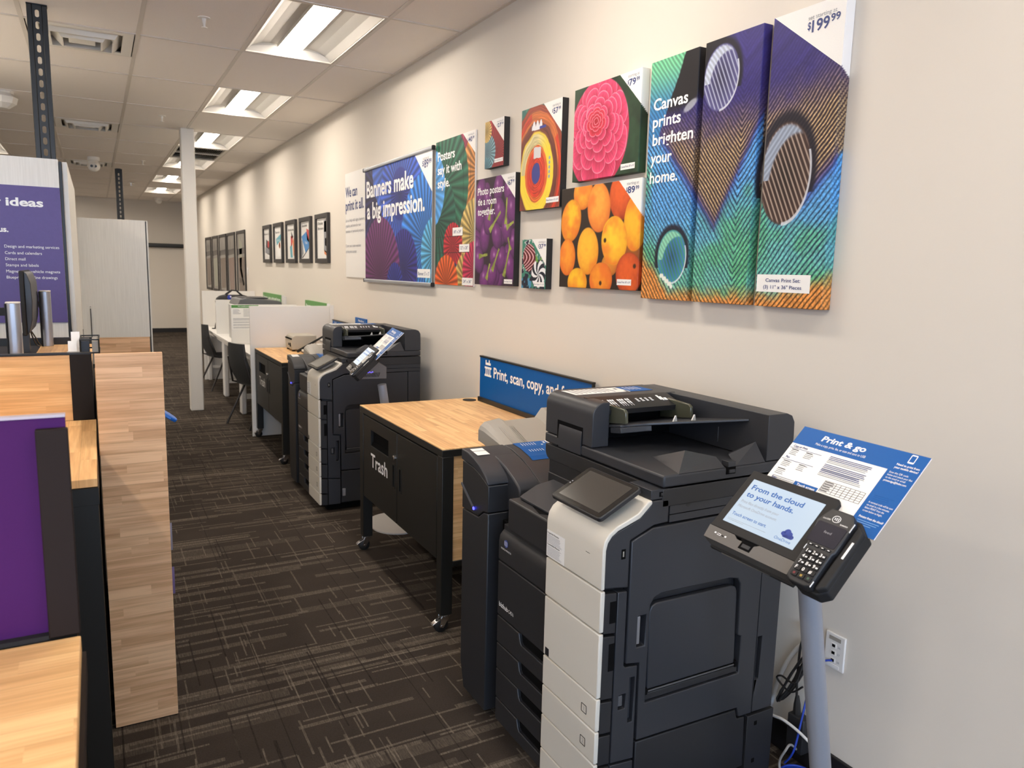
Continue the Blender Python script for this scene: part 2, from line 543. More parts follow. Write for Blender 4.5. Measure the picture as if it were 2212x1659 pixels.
for (i, k) in grilles:
    t = thing('return_grille', 'long slatted return air grille beside the white column', 'air vent', (gx(i) + GX / 2, gy(k) + GY / 2, ZC))
    w, l = GX / 2 - 0.014, GY / 2 - 0.014
    f = MB().prism([(-w, -l), (w, -l), (w, l), (-w, l)], 'z', -0.008, 0.02, M_whitep, holes=[[(-w + 0.03, -l + 0.03), (w - 0.03, -l + 0.03), (w - 0.03, l - 0.03), (-w + 0.03, l - 0.03)]])
    f.box(-w + 0.03, w - 0.03, -0.012, 0.012, -0.006, 0.02, M_whitep)
    f.build('frame', t, local=True, bevel=0.002)
    s = MB()
    for j in range(24):
        xx = -w + 0.04 + j * (2 * w - 0.08) / 23
        s.quad((xx + 0.006, -l + 0.03, 0.014), (xx + 0.006, l - 0.03, 0.014), (xx - 0.006, l - 0.03, -0.004), (xx - 0.006, -l + 0.03, -0.004), M_whitep)
    s.build('slats', t, local=True, smooth=0)
    MB().box(-w, w, -l, l, 0.05, 0.06, M_hole).build('duct_back', t, local=True)

def sprinkler(x, y, label):
    o = MB().lathe([(0.034, 0.0), (0.034, -0.004), (0.012, -0.006), (0.010, -0.03), (0.006, -0.034), (0.006, -0.052), (0.016, -0.053), (0.016, -0.056), (0.001, -0.057)], (x, y, ZC), M_whitep, 14)
    tag(o.build('sprinkler', loc=(x, y, ZC), smooth=50), label, 'sprinkler', 'ceiling sprinklers')
sprinkler(0.621, 4.887, 'white ceiling sprinkler head nearest the camera, left of the first light')
sprinkler(0.637, 8.236, 'white ceiling sprinkler head left of the second light, near the column top')
sprinkler(0.653, 11.94, 'white ceiling sprinkler head level with the dome camera')
tag(MB().lathe([(0.05, 0.0), (0.05, -0.01), (0.012, -0.012), (0.010, -0.05), (0.022, -0.055), (0.001, -0.06)], (0.634, 15.28, ZC), M_steel, 14).build('sprinkler', loc=(0.634, 15.28, ZC), smooth=50), 'farthest ceiling sprinkler, with a dark metal collar', 'sprinkler', 'ceiling sprinklers')
t = thing('dome_camera', 'white twin-lens security camera hanging before the third diffuser', 'security camera', (0.055, 12.0, ZC))
MB().lathe([(0.075, 0.0), (0.075, -0.04), (0.05, -0.06), (0.001, -0.061)], (0.055, 12.0, ZC), M_whitep, 20).build('mount', t, smooth=50)
b = MB().lathe([(0.001, 0.075)] + [(0.078 * math.cos(math.radians(a)), 0.078 * math.sin(math.radians(a))) for a in range(75, -90, -15)], (0.055, 12.0, ZC - 0.115), M_whitep, 20).build('ball', t, smooth=60)
MB().tube([(0.03, 11.945, ZC - 0.125), (0.028, 11.925, ZC - 0.126)], 0.018, M_glassblk, 12).build('lens', t)
MB().tube([(0.075, 11.945, ZC - 0.125), (0.073, 11.925, ZC - 0.126)], 0.018, M_glassblk, 12).build('lens', t)
t = thing('dome_camera', 'small white dome camera on the ceiling before the back wall', 'security camera', (1.28, 18.35, ZC))
MB().lathe([(0.08, 0.0), (0.08, -0.05), (0.05, -0.055), (0.001, -0.056)], (1.28, 18.35, ZC), M_whitep, 18).build('mount', t, smooth=50)
MB().lathe([(0.062, -0.055), (0.06, -0.09), (0.035, -0.12), (0.001, -0.125)], (1.28, 18.35, ZC), M_whitep, 18).build('ball', t, smooth=60)
o = MB().lathe([(0.10, 0.0), (0.10, -0.02), (0.13, -0.05), (0.115, -0.10), (0.06, -0.14), (0.001, -0.15)], (-0.63, 7.9, ZC), M_whitep, 9).build('ceiling_dome', loc=(-0.63, 7.9, ZC), smooth=20)
tag(o, 'small white faceted dome on the ceiling left of the black strut', 'ceiling fixture')

# column, back wall case, light switch
t = MB().box(0.848, 0.982, 8.80, 8.935, 0.0, ZC, M_whitep).build('support_column', loc=(0.915, 8.87, 0), bevel=0.012, seg=3)
tag(t, 'square white support column standing in the aisle from floor to ceiling', 'column')
t = thing('backdrop_roller', 'black pull-down backdrop case high on the back wall', 'backdrop', (1.43, YB - 0.05, 1.98))
MB().prism(rrect(YB - 0.09, YB - 0.001, 1.955, 2.045, 0.015), 'x', 1.02, 1.84, M_black).build('case', t)
MB().tube([(1.33 + 0.06 * math.cos(a * PI / 8), YB - 0.055, 1.935 + 0.022 * math.sin(a * PI / 8)) for a in range(17)], 0.005, M_whitep, 6).build('pull_ring', t)
t = thing('light_switch', 'small white light switch right of the tall framed posters', 'switch', (W, 11.81, 1.51))
MB().box(W - 0.008, W, 11.775, 11.85, 1.455, 1.565, M_white).build('plate', t, bevel=0.003)
MB().box(W - 0.014, W - 0.006, 11.80, 11.825, 1.49, 1.53, M_white).build('rocker', t, bevel=0.002)
# ================================================================ multifunction printers
PL = (1.15, 1.55, 0.0)
def make_printer():
    t = thing('multifunction_printer', '', 'printer', (0, 0, 0), 'large office printers')
    def B(mb, name, parent=t, **k):
        k.setdefault('bevel', 0.002)
        return mb.build(name, parent, local=True, **k)
    # core
    b = MB().box(0.02, 0.69, 0.03, 0.598, 0.05, 0.757, M_char2).box(0.188, 0.69, 0.03, 0.598, 0.757, 0.92, M_char2).box(0.02, 0.19, 0.03, 0.28, 0.757, 0.90, M_char2).box(0.192, 0.692, 0.012, 0.6, 0.915, 0.99, M_char2)
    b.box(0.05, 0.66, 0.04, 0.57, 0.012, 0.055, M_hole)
    B(b, 'body')
    # side: control corner, strip, drawer ends
    p = [(0.0, 0.764), (0.0, 0.870), (0.005, 0.891), (0.017, 0.905), (0.036, 0.916), (0.108, 0.942), (0.145, 0.972), (0.152, 0.988), (0.214, 0.988),
         (0.214, 0.921), (0.164, 0.918), (0.085, 0.887), (0.085, 0.752)]
    c = B(MB().prism(p, 'y', 0.0, 0.28, M_char), 'side_corner_panel', bevel=0.004)
    B(MB().box(0.056, 0.070, -0.0006, 0.002, 0.838, 0.866, M_hole).box(0.0605, 0.0645, -0.0012, 0.001, 0.845, 0.860, M_greyp), 'usb_port', c, bevel=0)
    s = MB().prism([(0.052, 0.744), (0.083, 0.742), (0.083, 0.524), (0.088, 0.517), (0.131, 0.513), (0.132, 0.229), (0.052, 0.236)], 'y', 0.001, 0.03, M_char,
                   holes=[[(0.106, 0.345), (0.123, 0.345), (0.125, 0.481), (0.107, 0.482)], [(0.070, 0.392), (0.094, 0.392), (0.096, 0.438), (0.071, 0.437)]])
    s = B(s, 'side_strip')
    B(MB().box(0.075, 0.090, 0.008, 0.02, 0.398, 0.43, plain('mid_grey_rod', (84, 84, 86), 0.4)).box(0.110, 0.121, 0.012, 0.02, 0.35, 0.476, M_char), 'latch', s)
    B(MB().prism([(0.052, 0.228), (0.132, 0.221), (0.132, 0.055), (0.052, 0.055)], 'y', 0.001, 0.03, M_char), 'lower_strip')
    for z0, z1 in ((0.629, 0.748), (0.436, 0.624), (0.334, 0.431), (0.238, 0.329), (0.134, 0.233), (0.055, 0.129)):
        B(MB().prism([(0.007, z0 + 0.004), (0.047, z0), (0.047, z1 - 0.004), (0.007, z1)], 'y', 0.0, 0.03, M_char2), 'drawer_end')
    B(MB().box(0.026, 0.0465, -0.0008, 0.004, 0.66, 0.722, M_hole).box(0.028, 0.0465, -0.0008, 0.004, 0.52, 0.60, M_hole), 'finger_recess', bevel=0)
    # side door with the folded bypass tray
    outer = [(0.090, 0.527), (0.090, 0.883), (0.163, 0.911), (0.599, 0.914), (0.599, 0.238), (0.543, 0.240), (0.536, 0.273), (0.140, 0.281), (0.138, 0.520)]
    hole = [(0.165, 0.39), (0.530, 0.39), (0.530, 0.512), (0.516, 0.518), (0.511, 0.685), (0.500, 0.703), (0.464, 0.711), (0.205, 0.714), (0.180, 0.706), (0.166, 0.686)]
    hh = [(0.124, 0.568), (0.153, 0.568), (0.155, 0.660), (0.125, 0.661)]
    d = B(MB().prism(outer, 'y', 0.0, 0.028, M_char, holes=[hole, hh]), 'side_door', bevel=0.003)
    tr = [(0.176, 0.424), (0.171, 0.660), (0.178, 0.676), (0.194, 0.683), (0.482, 0.680), (0.500, 0.674), (0.508, 0.660), (0.516, 0.424)]
    B(MB().prism(tr, 'y', 0.008, 0.028, M_char).box(0.168, 0.528, 0.006, 0.028, 0.393, 0.415, M_char2), 'bypass_tray', bevel=0.003)
    B(MB().tube([(0.178, 0.005, 0.421), (0.512, 0.005, 0.421)], 0.0026, plain('mid_grey_rod', (84, 84, 86), 0.4), 8).box(0.514, 0.522, 0.002, 0.02, 0.412, 0.432, M_hole).box(0.164, 0.174, 0.002, 0.02, 0.412, 0.432, M_hole), 'hinge_rod')
    B(MB().box(0.125, 0.137, 0.004, 0.024, 0.575, 0.658, M_alu), 'door_handle', label='silver door handle')
    # rear column, lower panels, upper panels
    B(MB().prism([(0.604, 0.238), (0.69, 0.236), (0.69, 0.916), (0.604, 0.916)], 'y', 0.003, 0.03, M_char, holes=[[(0.606, 0.347), (0.623, 0.347), (0.626, 0.491), (0.607, 0.491)]]), 'rear_column')
    B(MB().prism([(0.140, 0.274), (0.530, 0.266), (0.540, 0.233), (0.572, 0.231), (0.580, 0.06), (0.14, 0.06)], 'y', 0.002, 0.03, M_char2), 'lower_door', bevel=0.003)
    B(MB().box(0.144, 0.165, -0.004, 0.01, 0.105, 0.155, M_alu), 'lower_latch', label='silver latch')
    B(MB().box(0.585, 0.70, 0.0, 0.5, 0.015, 0.228, M_char2).box(0.615, 0.628, -0.001, 0.002, 0.19, 0.205, M_hole).box(0.615, 0.628, -0.001, 0.002, 0.06, 0.075, M_hole), 'stabiliser')
    u = MB().box(0.219, 0.69, 0.002, 0.02, 0.942, 1.017, M_char).box(0.219, 0.69, 0.002, 0.02, 0.919, 0.939, M_char)
    for x, z in ((0.272, 0.999), (0.432, 1.0)): u.tube([(x, 0.0012, z), (x, 0.004, z)], 0.0075, M_hole, 14)
    u.tube([(0.285, 0.0015, 0.963), (0.285, 0.004, 0.963)], 0.008, M_char2, 14)
    for x, z in ((0.253, 1.002), (0.457, 1.003)): u.prism(rrect(x - 0.008, x + 0.008, z - 0.006, z + 0.006, 0.001), 'y', 0.001, 0.004, M_hole, holes=[rrect(x - 0.006, x + 0.006, z - 0.004, z + 0.004, 0.001)])
    B(u, 'upper_side_panel', bevel=0.001)
    B(MB().box(0.15, 0.215, 0.002, 0.10, 0.991, 1.018, M_char).box(0.178, 0.206, 0.0005, 0.003, 0.997, 1.011, M_hole).box(0.183, 0.190, -0.0005, 0.002, 1.0, 1.008, M_char2), 'socket_block')
    # warm white front column
    out = [(-0.008, 0.762), (-0.008, 0.874), (-0.003, 0.898), (0.010, 0.917), (0.034, 0.932), (0.107, 0.959), (0.148, 0.991), (0.152, 1.001), (0.140, 1.003),
           (0.128, 0.992), (0.104, 0.972), (0.036, 0.944)]
    out = [(-0.008, 0.762), (-0.008, 0.874), (-0.003, 0.898), (0.010, 0.917), (0.034, 0.933), (0.104, 0.960), (0.138, 0.990), (0.150, 0.992), (0.152, 0.982), (0.112, 0.946), (0.040, 0.921), (0.020, 0.908), (0.008, 0.892), (0.003, 0.872), (0.003, 0.762)]
    cv = B(MB().prism(out, 'y', -0.004, 0.281, M_cream), 'control_cover', bevel=0.003, label='warm white curved cover under the touch panel')
    lb = MB().quad((-0.0086, 0.278, 0.757 + 0.007), (-0.0086, 0.180, 0.764), (-0.0086, 0.180, 0.846), (-0.0086, 0.278, 0.846), M_paper)
    ex, ey = (0, -1, 0), (0, 0, 1)
    lb.text('Copyright Warning', (-0.0089, 0.274, 0.835), ex, ey, 0.0052, M_blackink, w=0.062, bold=0.02)
    lb.text('Counterfeit Warning', (-0.0089, 0.274, 0.800), ex, ey, 0.0052, M_blackink, w=0.068, bold=0.02)
    rnd = random.Random(4)
    for z0 in (0.830, 0.795):
        for j in range(8 if z0 > 0.81 else 9):
            z = z0 - j * 0.0033
            lb.quad((-0.0089, 0.274, z), (-0.0089, 0.274 - 0.06 - 0.026 * rnd.random(), z), (-0.0089, 0.274 - 0.07, z + 0.0012), (-0.0089, 0.274, z + 0.0012), M_greyink)
    B(lb, 'warning_label', cv, bevel=0, smooth=0, label='white warning label with small print')
    B(MB().quad((-0.0088, 0.075, 0.846), (-0.0088, 0.055, 0.846), (-0.0088, 0.055, 0.8475), (-0.0088, 0.075, 0.8475), M_blackink), 'status_mark', cv, bevel=0, smooth=0)
    for q, (z0, z1) in enumerate(((0.640, 0.757), (0.449, 0.635), (0.351, 0.445), (0.253, 0.347), (0.140, 0.249), (0.060, 0.136))):
        o = B(MB().box(-0.008, 0.006, -0.003, 0.280, z0, z1, M_cream), 'front_cover', bevel=0.003, label='warm white front cover')
        m = MB()
        if q == 1: m.quad((-0.0086, 0.268, 0.452), (-0.0086, 0.247, 0.452), (-0.0086, 0.247, 0.477), (-0.0086, 0.268, 0.477), M_blackink)
        if q in (2, 3, 4):
            zc = (z0 + z1) / 2 - 0.006
            m.frame((-0.0085, 0.054, zc), (0, -1, 0), (0, 0, 1), (-1, 0, 0))
            m.prism(rrect(-0.013, 0.013, -0.013, 0.013, 0.003), 'z', 0, 0.0004, M_blackink, holes=[rrect(-0.011, 0.011, -0.011, 0.011, 0.002)])
            m.frame()
            m.text(str(q - 1), (-0.0088, 0.054, zc - 0.006), ex, ey, 0.012, M_greyink, align='c')
        if m.f: B(m, 'drawer_mark', o, bevel=0, smooth=0)
    # dark front beside it
    sh = B(MB().prism([(0.0, 0.637), (0.0, 0.700), (0.004, 0.722), (0.018, 0.738), (0.05, 0.747), (0.09, 0.747), (0.09, 0.637)], 'y', 0.283, 0.598, M_char2), 'upper_front_door', bevel=0.003)
    lg = MB()
    lg.tube([(-0.0002, 0.545, 0.706), (-0.0010, 0.545, 0.706)], 0.013, plain('logo_blue', (70, 86, 150), 0.4), 20)
    for j in range(4):
        zz = 0.700 + j * 0.004
        lg.quad((-0.0014, 0.556, zz), (-0.0014, 0.534, zz), (-0.0014, 0.534, zz + 0.0012), (-0.0014, 0.556, zz + 0.0012), M_ink)
    lg.text('KONICA MINOLTA', (-0.0006, 0.578, 0.680), ex, ey, 0.0062, M_ink, w=0.068)
    B(lg, 'maker_emblem', sh, bevel=0, smooth=0)
    md = B(MB().box(0.0, 0.03, 0.283, 0.598, 0.441, 0.632, M_char2), 'front_door', bevel=0.003)
    B(MB().text('bizhub', (-0.0006, 0.584, 0.475), ex, ey, 0.0165, M_ink, w=0.062, bold=0.012).text('C451i', (-0.0006, 0.518, 0.475), ex, ey, 0.0125, M_ink, w=0.034), 'model_lettering', md, bevel=0, smooth=0)
    for z0, z1 in ((0.341, 0.436), (0.245, 0.336), (0.137, 0.241), (0.052, 0.132)):
        dr = B(MB().prism([(0.283, z0), (0.598, z0), (0.598, z1), (0.448, z1), (0.440, z1 - 0.028), (0.430, z1 - 0.036), (0.283, z1 - 0.036)], 'x', 0.0, 0.022, M_char2), 'paper_drawer', bevel=0.003)
        B(MB().box(0.012, 0.022, 0.283, 0.445, z1 - 0.036, z1, M_hole).tube([(0.002, 0.446, z1 - 0.004), (0.002, 0.438, z1 - 0.028), (0.002, 0.428, z1 - 0.037), (0.002, 0.285, z1 - 0.037)], 0.0022, M_char, 6), 'drawer_grip', dr, bevel=0)
    # inner output unit between column and finisher
    ob = B(MB().box(0.0, 0.30, 0.284, 0.538, 0.758, 0.864, M_char2), 'output_unit', bevel=0.006, seg=3)
    lx = Vector((1, 0, 0.17)).normalized()
    lid = MB().frame((0.030, 0, 0.8735), lx, (0, 1, 0), Vector((-0.17, 0, 1)).normalized())
    lid.prism([(0.0, 0.300), (0.0, 0.515), (0.02, 0.527), (0.095, 0.565), (0.42, 0.565), (0.42, 0.300)], 'z', -0.008, 0.0, M_char)
    for j in range(13): lid.box(0.215, 0.40, 0.418 + j * 0.0108, 0.4225 + j * 0.0108, 0.0, 0.003, M_char)
    lid.frame()
    B(lid, 'tray_lid', bevel=0.003)
    B(MB().prism([(0.012, 0.36), (0.06, 0.30), (0.06, 0.40), (0.03, 0.43)], 'z', 0.8635, 0.8655, M_hole), 'lid_recess', ob, bevel=0)
    # finisher tower
    fl = MB().prism([(0.682, 0.03), (0.86, 0.03), (0.89, 0.13), (0.89, 0.729), (0.76, 0.734), (0.717, 0.762), (0.682, 0.767)], 'x', 0.0, 0.50, M_char2)
    fl.box(0.06, 0.46, 0.60, 0.69, 0.10, 0.74, M_hole)
    B(fl, 'finisher_tower', bevel=0.004)
    fu = B(MB().prism([(0.89, 0.733), (0.76, 0.738), (0.718, 0.766), (0.680, 0.771), (0.680, 0.866), (0.745, 0.892), (0.80, 0.906), (0.89, 0.911)], 'x', -0.001, 0.50, M_char2), 'finisher_front', bevel=0.003)
    led = MB().frame((-0.001, 0.894, 0.825), Vector((0, -0.109, -0.070)).normalized(), Vector((0, -0.070, 0.109)).normalized(), (-1, 0, 0))
    led.prism(rrect(0, 0.125, -0.006, 0.004, 0.002), 'z', 0, 0.003, plain('light_bar_grey', (92, 92, 96), 0.4))
    B(led, 'light_bar', fu, bevel=0)
    B(MB().lathe([(0.006, 0), (0.0055, -0.003), (0.001, -0.004)], (-0.003, 0.787, 0.758), glow('blue_led', (60, 60, 255), 4.0), 14, 'x'), 'status_led', fu, bevel=0, label='glowing blue status light')
    top = [(0.892, 0.955), (0.84, 0.953), (0.79, 0.943), (0.75, 0.930), (0.715, 0.912), (0.692, 0.897), (0.680, 0.882), (0.677, 0.870)]
    cap = B(MB().prism(top + [(0.745, 0.897), (0.80, 0.911), (0.892, 0.916)], 'x', -0.006, 0.165, M_char), 'finisher_cap', bevel=0.004)
    B(MB().prism([(0.60, 0.775), (0.597, 0.862), (0.606, 0.876), (0.64, 0.894), (0.70, 0.920), (0.76, 0.938), (0.82, 0.948), (0.82, 0.775)], 'x', 0.075, 0.165, M_char), 'cap_shoulder', cap, bevel=0.006, seg=3)
    B(MB().quad((0.015, 0.865, 0.9562), (0.015, 0.80, 0.9475), (0.065, 0.80, 0.9475), (0.065, 0.865, 0.9562), M_paper), 'serial_label', cap, bevel=0, smooth=0, label='small white label')
    hd = B(MB().prism([(0.60, 0.735), (0.599, 0.860), (0.64, 0.884), (0.70, 0.912), (0.76, 0.934), (0.83, 0.949), (0.89, 0.953), (0.89, 0.735)], 'x', 0.17, 0.56, M_char), 'paper_bridge', bevel=0.003)
    B(MB().box(0.19, 0.50, 0.572, 0.600, 0.851, 0.857, M_greyp), 'bridge_flap', hd)
    st = MB()
    ys = [(0.89, 0.9545), (0.83, 0.9505), (0.76, 0.9355), (0.735, 0.926)]
    for a, b in zip(ys[:-1], ys[1:]):
        st.quad((0.205, a[0], a[1]), (0.345, a[0], a[1]), (0.345, b[0], b[1]), (0.205, b[0], b[1]), M_fedblue)
        st.quad((0.345, a[0], a[1]), (0.43, a[0], a[1]), (0.43, b[0], b[1]), (0.345, b[0], b[1]), M_paper)
    sl = Vector((0, -0.12, -0.020)).normalized()
    st.text('Need to send', (0.326, 0.878, 0.9555), sl, (1, 0, 0), 0.011, M_ink, w=0.105, bold=0.02)
    st.text('a fax?', (0.307, 0.850, 0.9530), sl, (1, 0, 0), 0.011, M_ink, w=0.048, bold=0.02)
    for j in range(6): st.quad((0.288 - j * 0.011, 0.875, 0.9552), (0.2855 - j * 0.011, 0.875, 0.9552), (0.2855 - j * 0.011, 0.79, 0.9435), (0.288 - j * 0.011, 0.79, 0.9435), M_ink)
    B(st, 'fax_label', hd, bevel=0, smooth=0, label='bright blue fax label with white lettering')
    # grey exit tray beyond the tower
    gt = MB(); kk = gt.m(M_greyp)
    prof = [(0.165, 0.975), (0.172, 0.990), (0.19, 1.006), (0.25, 1.016), (0.275, 1.004), (0.33, 1.006), (0.425, 1.008), (0.455, 1.046), (0.50, 1.046), (0.515, 1.040), (0.58, 1.044)]
    yy = [0.875, 0.93, 0.99, 1.05, 1.085, 1.10]
    gr_ = [[gt.pt((x, y, 0.942 + (ze - 0.942) * min(1.0, (y - 0.875) / 0.20) - 0.25 * max(0, y - 1.075))) for y in yy] for x, ze in prof]
    lo_ = [[gt.pt((x, y, 0.942 + (ze - 0.942) * min(1.0, (y - 0.875) / 0.20) - 0.030 - (0.02 if i == 0 else 0))) for y in yy] for i, (x, ze) in enumerate(prof)]
    nI, nJ = len(prof), len(yy)
    for i in range(nI - 1):
        for j in range(nJ - 1):
            gt.face((gr_[i][j], gr_[i + 1][j], gr_[i + 1][j + 1], gr_[i][j + 1]), kk); gt.face((lo_[i][j], lo_[i][j + 1], lo_[i + 1][j + 1], lo_[i + 1][j]), kk)
        gt.face((gr_[i][0], gr_[i + 1][0], lo_[i + 1][0], lo_[i][0]), kk); gt.face((gr_[i][-1], lo_[i][-1], lo_[i + 1][-1], gr_[i + 1][-1]), kk)
    for e in (0, nI - 1):
        for j in range(nJ - 1): gt.face((gr_[e][j], gr_[e][j + 1], lo_[e][j + 1], lo_[e][j]), kk)
    for j in range(9): gt.tube([(0.215 + j * 0.008, 0.90, 0.952), (0.215 + j * 0.008, 1.02, 0.993)], 0.0014, M_greyp, 5)
    B(gt, 'exit_tray', bevel=0.0, smooth=22, label='light grey paper exit tray')
    # scanner body and document feeder
    B(MB().prism(rrect(0.0, 0.622, 0.965, 1.017, (0, 0.03, 0, 0), 5), 'x', 0.188, 0.692, M_char2), 'scanner_body', bevel=0.003)
    ld = MB().box(0.186, 0.69, -0.004, 0.624, 1.022, 1.056, M_char)
    B(ld, 'scanner_lid', bevel=0.006, seg=3)
    pr = [(0.188, 1.058)] + [(0.188 + 0.042 - 0.042 * math.cos(a * PI / 16), 1.158 + 0.042 * math.sin(a * PI / 16)) for a in range(9)] + [(0.252, 1.2), (0.252, 1.058)]
    ad = B(MB().prism(pr, 'y', 0.345, 0.624, M_char), 'feeder_end', bevel=0.003)
    jw = MB().box(0.1862, 0.19, 0.398, 0.546, 1.022, 1.113, M_hole)
    jw.prism([(0.1842, 1.023), (0.1825, 1.058), (0.1838, 1.082), (0.1862, 1.100), (0.189, 1.104), (0.189, 1.023)], 'y', 0.400, 0.534, M_char)
    B(jw, 'jam_door', ad, bevel=0)
    fd = MB().box(0.252, 0.60, 0.44, 0.624, 1.058, 1.2, M_char)
    fd.box(0.252, 0.585, 0.436, 0.442, 1.06, 1.17, M_hole)
    B(fd, 'feeder_body', bevel=0.004)
    ic = MB().prism([(0.352, 1.158), (0.350, 1.174), (0.432, 1.201), (0.45, 1.201), (0.45, 1.150)], 'x', 0.222, 0.552, plain('icon_strip_black', (26, 26, 28), 0.4))
    v = Vector((0, 0.082, 0.027)).normalized()
    ic.frame((0.225, 0.350, 1.1748), (1, 0, 0), v, Vector((0, -v.z, v.y)))
    rr = random.Random(8)
    for gxx, cnt in ((0.030, 2), (0.060, 3), (0.098, 3), (0.130, 2)):
        for a in range(cnt):
            ic.box(gxx + a * 0.009, gxx + a * 0.009 + 0.006, 0.052, 0.064, 0.0, 0.0005, M_ink)
            ic.box(gxx + a * 0.009, gxx + a * 0.009 + 0.005, 0.034, 0.048, 0.0, 0.0005, M_ink)
            ic.box(gxx + a * 0.009 + 0.002, gxx + a * 0.009 + 0.003, 0.018, 0.034, 0.0, 0.0005, M_ink)
    for a in range(4):
        for b in range(4): ic.box(0.172 + a * 0.019, 0.172 + a * 0.019 + 0.010 - rr.random() * 0.003, 0.040 + b * 0.006, 0.043 + b * 0.006, 0.0, 0.0005, M_ink)
    ic.box(0.266, 0.274, 0.040, 0.072, 0, 0.0005, M_ink).box(0.275, 0.282, 0.036, 0.062, 0, 0.0005, M_ink).box(0.285, 0.296, 0.036, 0.052, 0, 0.0005, M_ink)
    ic.frame()
    B(ic, 'icon_strip', bevel=0.0, smooth=20)
    rw = [(0.578, 1.058), (0.578, 1.198), (0.655, 1.198), (0.676, 1.190), (0.688, 1.170), (0.69, 1.13), (0.69, 1.058)]
    B(MB().prism(rw, 'y', -0.002, 0.624, M_char).box(0.5765, 0.58, 0.20, 0.206, 1.075, 1.125, M_char), 'feeder_back_wall', bevel=0.003)
    e = Vector((0, -0.37, 0.062)).normalized(); nn = Vector((0, 0.062, 0.37)).normalized()
    it = MB().frame((0, 0.44, 1.112), (1, 0, 0), e, nn)
    it.prism([(0.252, 0.0), (0.577, 0.0), (0.577, 0.37), (0.46, 0.26), (0.44, 0.24), (0.36, 0.175), (0.34, 0.165), (0.252, 0.155)], 'z', -0.008, 0.0, M_char)
    it.prism([(0.252, 0.10), (0.40, 0.10), (0.36, 0.172), (0.34, 0.165), (0.252, 0.155)], 'z', -0.026, -0.008, M_char)
    it.frame()
    B(it, 'feeder_tray', bevel=0.002)
    gd = MB()
    M_guide = plain('smoky_plastic', (74, 75, 62), 0.15)
    for x in (0.262, 0.525):
        B(MB().prism([(0.275, 1.142), (0.278, 1.178), (0.29, 1.186), (0.40, 1.19), (0.43, 1.17), (0.43, 1.118)], 'x', x, x + 0.012, M_guide), 'paper_guide', bevel=0.003, label='smoky translucent paper guide')
    for x, y in ((0.425, 0.235), (0.475, 0.205)):
        z = 1.112 + (0.44 - y) * 0.168
        fn = MB()
        fn.poly([(x - 0.008, y, z), (x + 0.008, y, z), (x + 0.003, y, z + 0.018)], M_white)
        fn.prism([(x - 0.008, z), (x + 0.008, z), (x + 0.004, z + 0.018), (x + 0.001, z + 0.018)], 'y', y, y + 0.004, M_white)
        B(fn, 'paper_stop', bevel=0, label='small white paper stop')
    wdg = MB()
    T_, A_, R_, F1, F2, B_ = (0.300, 0.185, 1.0565), (0.328, 0.075, 1.098), (0.406, 0.030, 1.082), (0.240, -0.002, 1.0565), (0.412, -0.002, 1.0565), (0.41, 0.13, 1.0565)
    wdg.poly([F1, A_, T_], M_char).poly([F1, F2, R_, A_], M_char).poly([T_, A_, R_, B_], M_char).poly([F2, B_, R_], M_char)
    B(wdg, 'lid_ridge', bevel=0, smooth=0)
    wdg = MB()
    L0, L1, A2, R0, B2 = (0.455, -0.002, 1.0565), (0.460, 0.035, 1.082), (0.552, 0.020, 1.116), (0.574, -0.002, 1.0565), (0.56, 0.13, 1.0565)
    wdg.poly([L0, R0, A2, L1], M_char).poly([L1, A2, B2], M_char).poly([R0, B2, A2], M_char).poly([L0, L1, B2], M_char)
    B(wdg, 'lid_ridge', bevel=0, smooth=0)
    B(MB().box(0.416, 0.452, -0.006, 0.03, 1.036, 1.058, M_hole).box(0.420, 0.448, -0.008, 0.02, 1.058, 1.074, M_char).box(0.424, 0.446, -0.010, -0.004, 1.040, 1.050, M_char), 'lid_catch', bevel=0.001)
    # card of instructions lying on the feeder
    cs = MB().box(0.225, 0.45, 0.50, 0.59, 1.2005, 1.2012, M_paper).box(0.45, 0.548, 0.50, 0.59, 1.2005, 1.2012, M_fedblue)
    for j in range(9):
        cs.quad((0.24 + j * 0.019, 0.585, 1.2015), (0.248 + j * 0.019, 0.585, 1.2015), (0.248 + j * 0.019, 0.512 + 0.02 * rr.random(), 1.2015), (0.24 + j * 0.019, 0.512, 1.2015), M_greyink)
    for a, b in ((0.43, 0.57), (0.44, 0.52)): cs.box(a - 0.006, a + 0.004, b - 0.02, b, 1.2012, 1.2015, M_blackink)
    for j in range(4): cs.quad((0.47 + j * 0.016, 0.58, 1.2015), (0.474 + j * 0.016, 0.58, 1.2015), (0.474 + j * 0.016, 0.53, 1.2015), (0.47 + j * 0.016, 0.53, 1.2015), M_ink)
    B(cs, 'instruction_label', ad, bevel=0, smooth=0, label='white and blue instruction label on the feeder top')
    # tilting touch panel
    e2 = Vector((0.135, 0, 0.068)).normalized(); e3 = Vector((-0.068, 0, 0.135)).normalized()
    tp = MB().frame((-0.012, 0.262, 0.956), (0, -1, 0), e2, e3)
    tp.prism(rrect(0, 0.246, 0, 0.156, 0.012), 'z', -0.014, 0.0, M_char2)
    tp.prism(rrect(0.03, 0.21, 0.03, 0.13, 0.02), 'z', -0.034, -0.014, M_greyp)
    tpo = B(tp, 'touch_panel', bevel=0.003)
    sc = MB().frame((-0.012, 0.262, 0.956), (0, -1, 0), e2, e3)
    sc.prism(rrect(0.004, 0.242, 0.004, 0.152, 0.010), 'z', 0.0, 0.0008, M_glassblk)
    sc.prism(rrect(0.022, 0.224, 0.018, 0.140, 0.001), 'z', 0.0008, 0.0012, plain('idle_display', (62, 60, 57), 0.16))
    sc.box(0.008, 0.012, 0.068, 0.072, 0.0008, 0.0012, M_greyink).box(0.008, 0.012, 0.077, 0.081, 0.0008, 0.0012, M_greyink)
